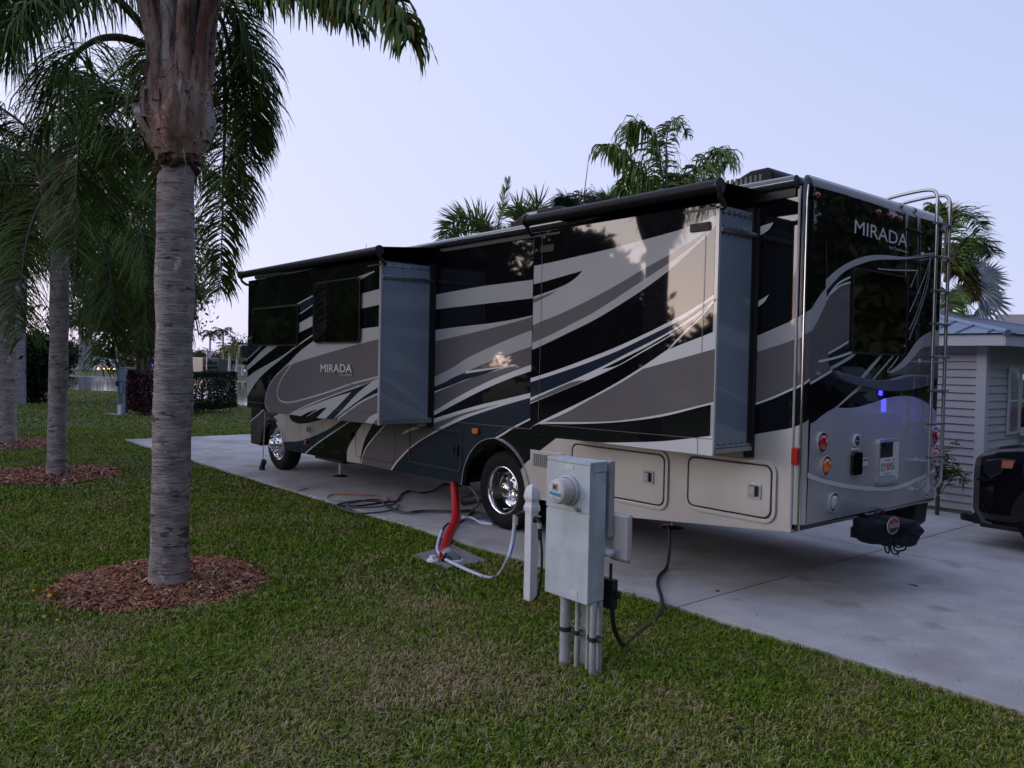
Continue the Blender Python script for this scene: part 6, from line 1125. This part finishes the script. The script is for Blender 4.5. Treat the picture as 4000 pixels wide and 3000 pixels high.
for i, (x, y, h_) in enumerate(((16, -4, 10), (17, 3.5, 11), (15.5, -11, 9), (19, 11, 11), (14, -19, 9))): broadleaf('offscreen_tree', (x, y, 0), h_, 4.5, 'big dark tree added out of view on the right to shade the motorhome rear', group='added unseen trees right of the viewpoint', nclump=80, per=150, ls=.34, seed=150+i, base=.03, tk=.3)  # unseen trees added to cut the light reaching the motorhome rear
# ------------------------------------------------------------------ grass
r_ = np.random.default_rng(99)
GRM = []
def grass_mat(name, c1, c2, dry):
    M = bpy.data.materials.new(name); M.use_nodes = True; t = M.node_tree; P = t.nodes['Principled BSDF']; L = t.links.new; P.inputs['Roughness'].default_value = .8; P.inputs['Specular IOR Level'].default_value = .03
    tcn = t.nodes.new('ShaderNodeTexCoord')
    def nz(s, d): n = t.nodes.new('ShaderNodeTexNoise'); n.inputs['Scale'].default_value = s; n.inputs['Detail'].default_value = d; L(tcn.outputs['Object'], n.inputs[0]); return n.outputs['Fac']
    def rp(f, a, b, p0, p1): r = t.nodes.new('ShaderNodeValToRGB'); r.color_ramp.elements[0].position = p0; r.color_ramp.elements[1].position = p1; r.color_ramp.elements[0].color = a+(1,); r.color_ramp.elements[1].color = b+(1,); L(f, r.inputs[0]); return r.outputs[0]
    m_ = t.nodes.new('ShaderNodeMix'); m_.data_type = 'RGBA'; L(rp(nz(1.1, 5), (0, 0, 0), (1, 1, 1), .48, .66), m_.inputs[0]); L(rp(nz(14, 3), c1, c2, .35, .65), m_.inputs[6]); m_.inputs[7].default_value = dry+(1,); L(m_.outputs[2], P.inputs['Base Color']); return M
GM = [grass_mat('grass_green', (.145, .22, .020), (.25, .34, .040), (.30, .28, .075)), grass_mat('grass_deep', (.065, .115, .011), (.12, .19, .020), (.16, .165, .037)), grass_mat('grass_dry', (.30, .235, .12), (.44, .34, .20), (.50, .37, .25))]
slab = [gr('J', x, y)[:2] for x, y in ((895, 838), (1205, 945), (1560, 885), (1250, 742))]
def insl(P):
    ok = np.ones(len(P), bool); c = np.mean(slab, 0)
    for i in range(4):
        a, b = slab[i], slab[(i+1) % 4]; n_ = np.array([-(b-a)[1], (b-a)[0]]); n_ = n_ if n_@(c-a) > 0 else -n_; ok &= ((P-a)@n_/np.linalg.norm(n_)) > .012
    return ok
wl = np.array([p[:2] for p in wp])
def band(d0, d1, N_, h, w, name):
    d = np.sqrt(d0**2+(d1**2-d0**2)*r_.random(N_)); a = YAW+math.radians(36)*(2*r_.random(N_)-1)-math.radians(1); P = np.stack([CAM[0]-d*np.sin(a), CAM[1]+d*np.cos(a)], 1)
    k = ~((P[:, 0] > -13.30) & (P[:, 1] > PADY+.01-.03*r_.random(N_)+.05*(r_.random(N_) < .25)*r_.random(N_)+.02*np.sin(P[:, 0]*9)*np.sin(P[:, 0]*23)) & (P[:, 1] < 6.3)) & ~insl(P)
    for cx, cy, R, _ in BEDS: k &= (np.hypot(P[:, 0]-cx, P[:, 1]-cy) > R*.97+.06*r_.random(N_)) | (r_.random(N_) < .004)
    if d1 > 30: k &= ((P[:, 0] > np.interp(P[:, 1], wl[:, 1], wl[:, 0])+.3))
    P = P[k]; nz = .5+.25*(np.sin(P[:, 0]*3.1+1.7*np.sin(P[:, 1]*2.3))+np.sin(P[:, 1]*4.3+1.3*np.sin(P[:, 0]*3.7+1))); fz = .5+.5*np.sin(P[:, 0]*17+3*np.sin(P[:, 1]*13))*np.sin(P[:, 1]*19+2*np.sin(P[:, 0]*11)); kk = r_.random(len(P)) < .55+.45*np.clip(nz+.25*fz, 0, 1); P = P[kk]; nz = nz[kk]; fz = fz[kk]; n = len(P); al = r_.random(n)*2*np.pi; H_ = h*(.35+.9*r_.random(n)**1.3)*(.65+.5*nz+.3*fz); ln = .25+.9*r_.random(n); W_ = w*(.6+.8*r_.random(n))
    bx = np.stack([P[:, 0], P[:, 1], np.zeros(n)], 1); dr = np.stack([np.cos(al), np.sin(al), np.zeros(n)], 1); be = al+np.pi/2+r_.normal(size=n)*.3; wv = np.stack([np.cos(be), np.sin(be), np.zeros(n)], 1)*W_[:, None]/2
    mid = bx+dr*(H_*ln*.35)[:, None]; mid[:, 2] = H_*.62; tip = bx+dr*(H_*ln)[:, None]; tip[:, 2] = H_*(1-.28*ln)
    V = np.stack([bx-wv*.7, bx+wv*.7, mid+wv, mid-wv, tip+wv*.15, tip-wv*.15], 1).reshape(-1, 3); i6 = np.arange(n)*6
    F = np.concatenate([np.stack([i6, i6+1, i6+2, i6+3], 1), np.stack([i6+3, i6+2, i6+4, i6+5], 1)]); cn = np.sin(P[:, 0]*1.7+np.sin(P[:, 1]*1.3)*1.5)+np.sin(P[:, 1]*2.3+P[:, 0]*.7)
    # browner around the cabinet and in the near right, greener to the left
    dry = .08+.10*(cn > .6)+.40*np.exp(-((P[:, 0]-3.6)**2+(P[:, 1]+2.6)**2)/.25)+.42*np.clip((-1.9-P[:, 1])/1.3, 0, 1)*np.clip((P[:, 0]+.3)/2.4, 0, 1)*(.55+.45*np.sin(P[:, 0]*2.1+P[:, 1]*1.3)); u = r_.random(n); m_ = np.where(u < dry, 2, np.where(r_.random(n) < .45, 1, 0))
    o = arr_mesh(name, V, F, GM, np.tile(m_, 2)); return o
g1 = band(3.3, 7.0, 330000, .048, .0065, 'grass'); g2 = band(7.0, 13, 420000, .045, .009, 'grass'); g3 = band(13, 26, 380000, .042, .014, 'grass'); g4 = band(26, 56, 260000, .045, .028, 'grass')
for g_, t_ in ((g1, 'coarse lawn grass in the near foreground, green with dry straw patches'), (g2, 'mown lawn around the nearest palm and the tap post'), (g3, 'mown lawn from the second palm back to the pad end'), (g4, 'far strip of lawn running down to the lake')): tag(g_, t_, 'grass', kind='stuff')

# dead leaf bits scattered over the near lawn
n = 260; r_ = np.random.default_rng(31); d = 3.6+9*r_.random(n); a = YAW+math.radians(33)*(2*r_.random(n)-1); P = np.stack([CAM[0]-d*np.sin(a), CAM[1]+d*np.cos(a), .03+.02*r_.random(n)], 1); P = P[P[:, 1] < PADY-.05]; n = len(P)
a = r_.random(n)*6.28; l = (.008+.018*r_.random(n)**2)[:, None]; e1 = np.stack([np.cos(a), np.sin(a), r_.normal(size=n)*.4], 1)*l; e2 = np.stack([-np.sin(a), np.cos(a), r_.normal(size=n)*.5], 1)*l*.45
V = np.stack([P-e1, P-e2, P+e1, P+e2], 1).reshape(-1, 3); o = arr_mesh('leaf_litter', V, np.arange(4*n).reshape(-1, 4), [mat('dead_leaf', (.20, .12, .06), rough=.8), mat('dead_leaf_dark', (.06, .04, .025), rough=.8)], (r_.random(n) < .5).astype(int)); tag(o, 'small dead brown leaf bits scattered over the near lawn', 'leaf litter', kind='stuff')
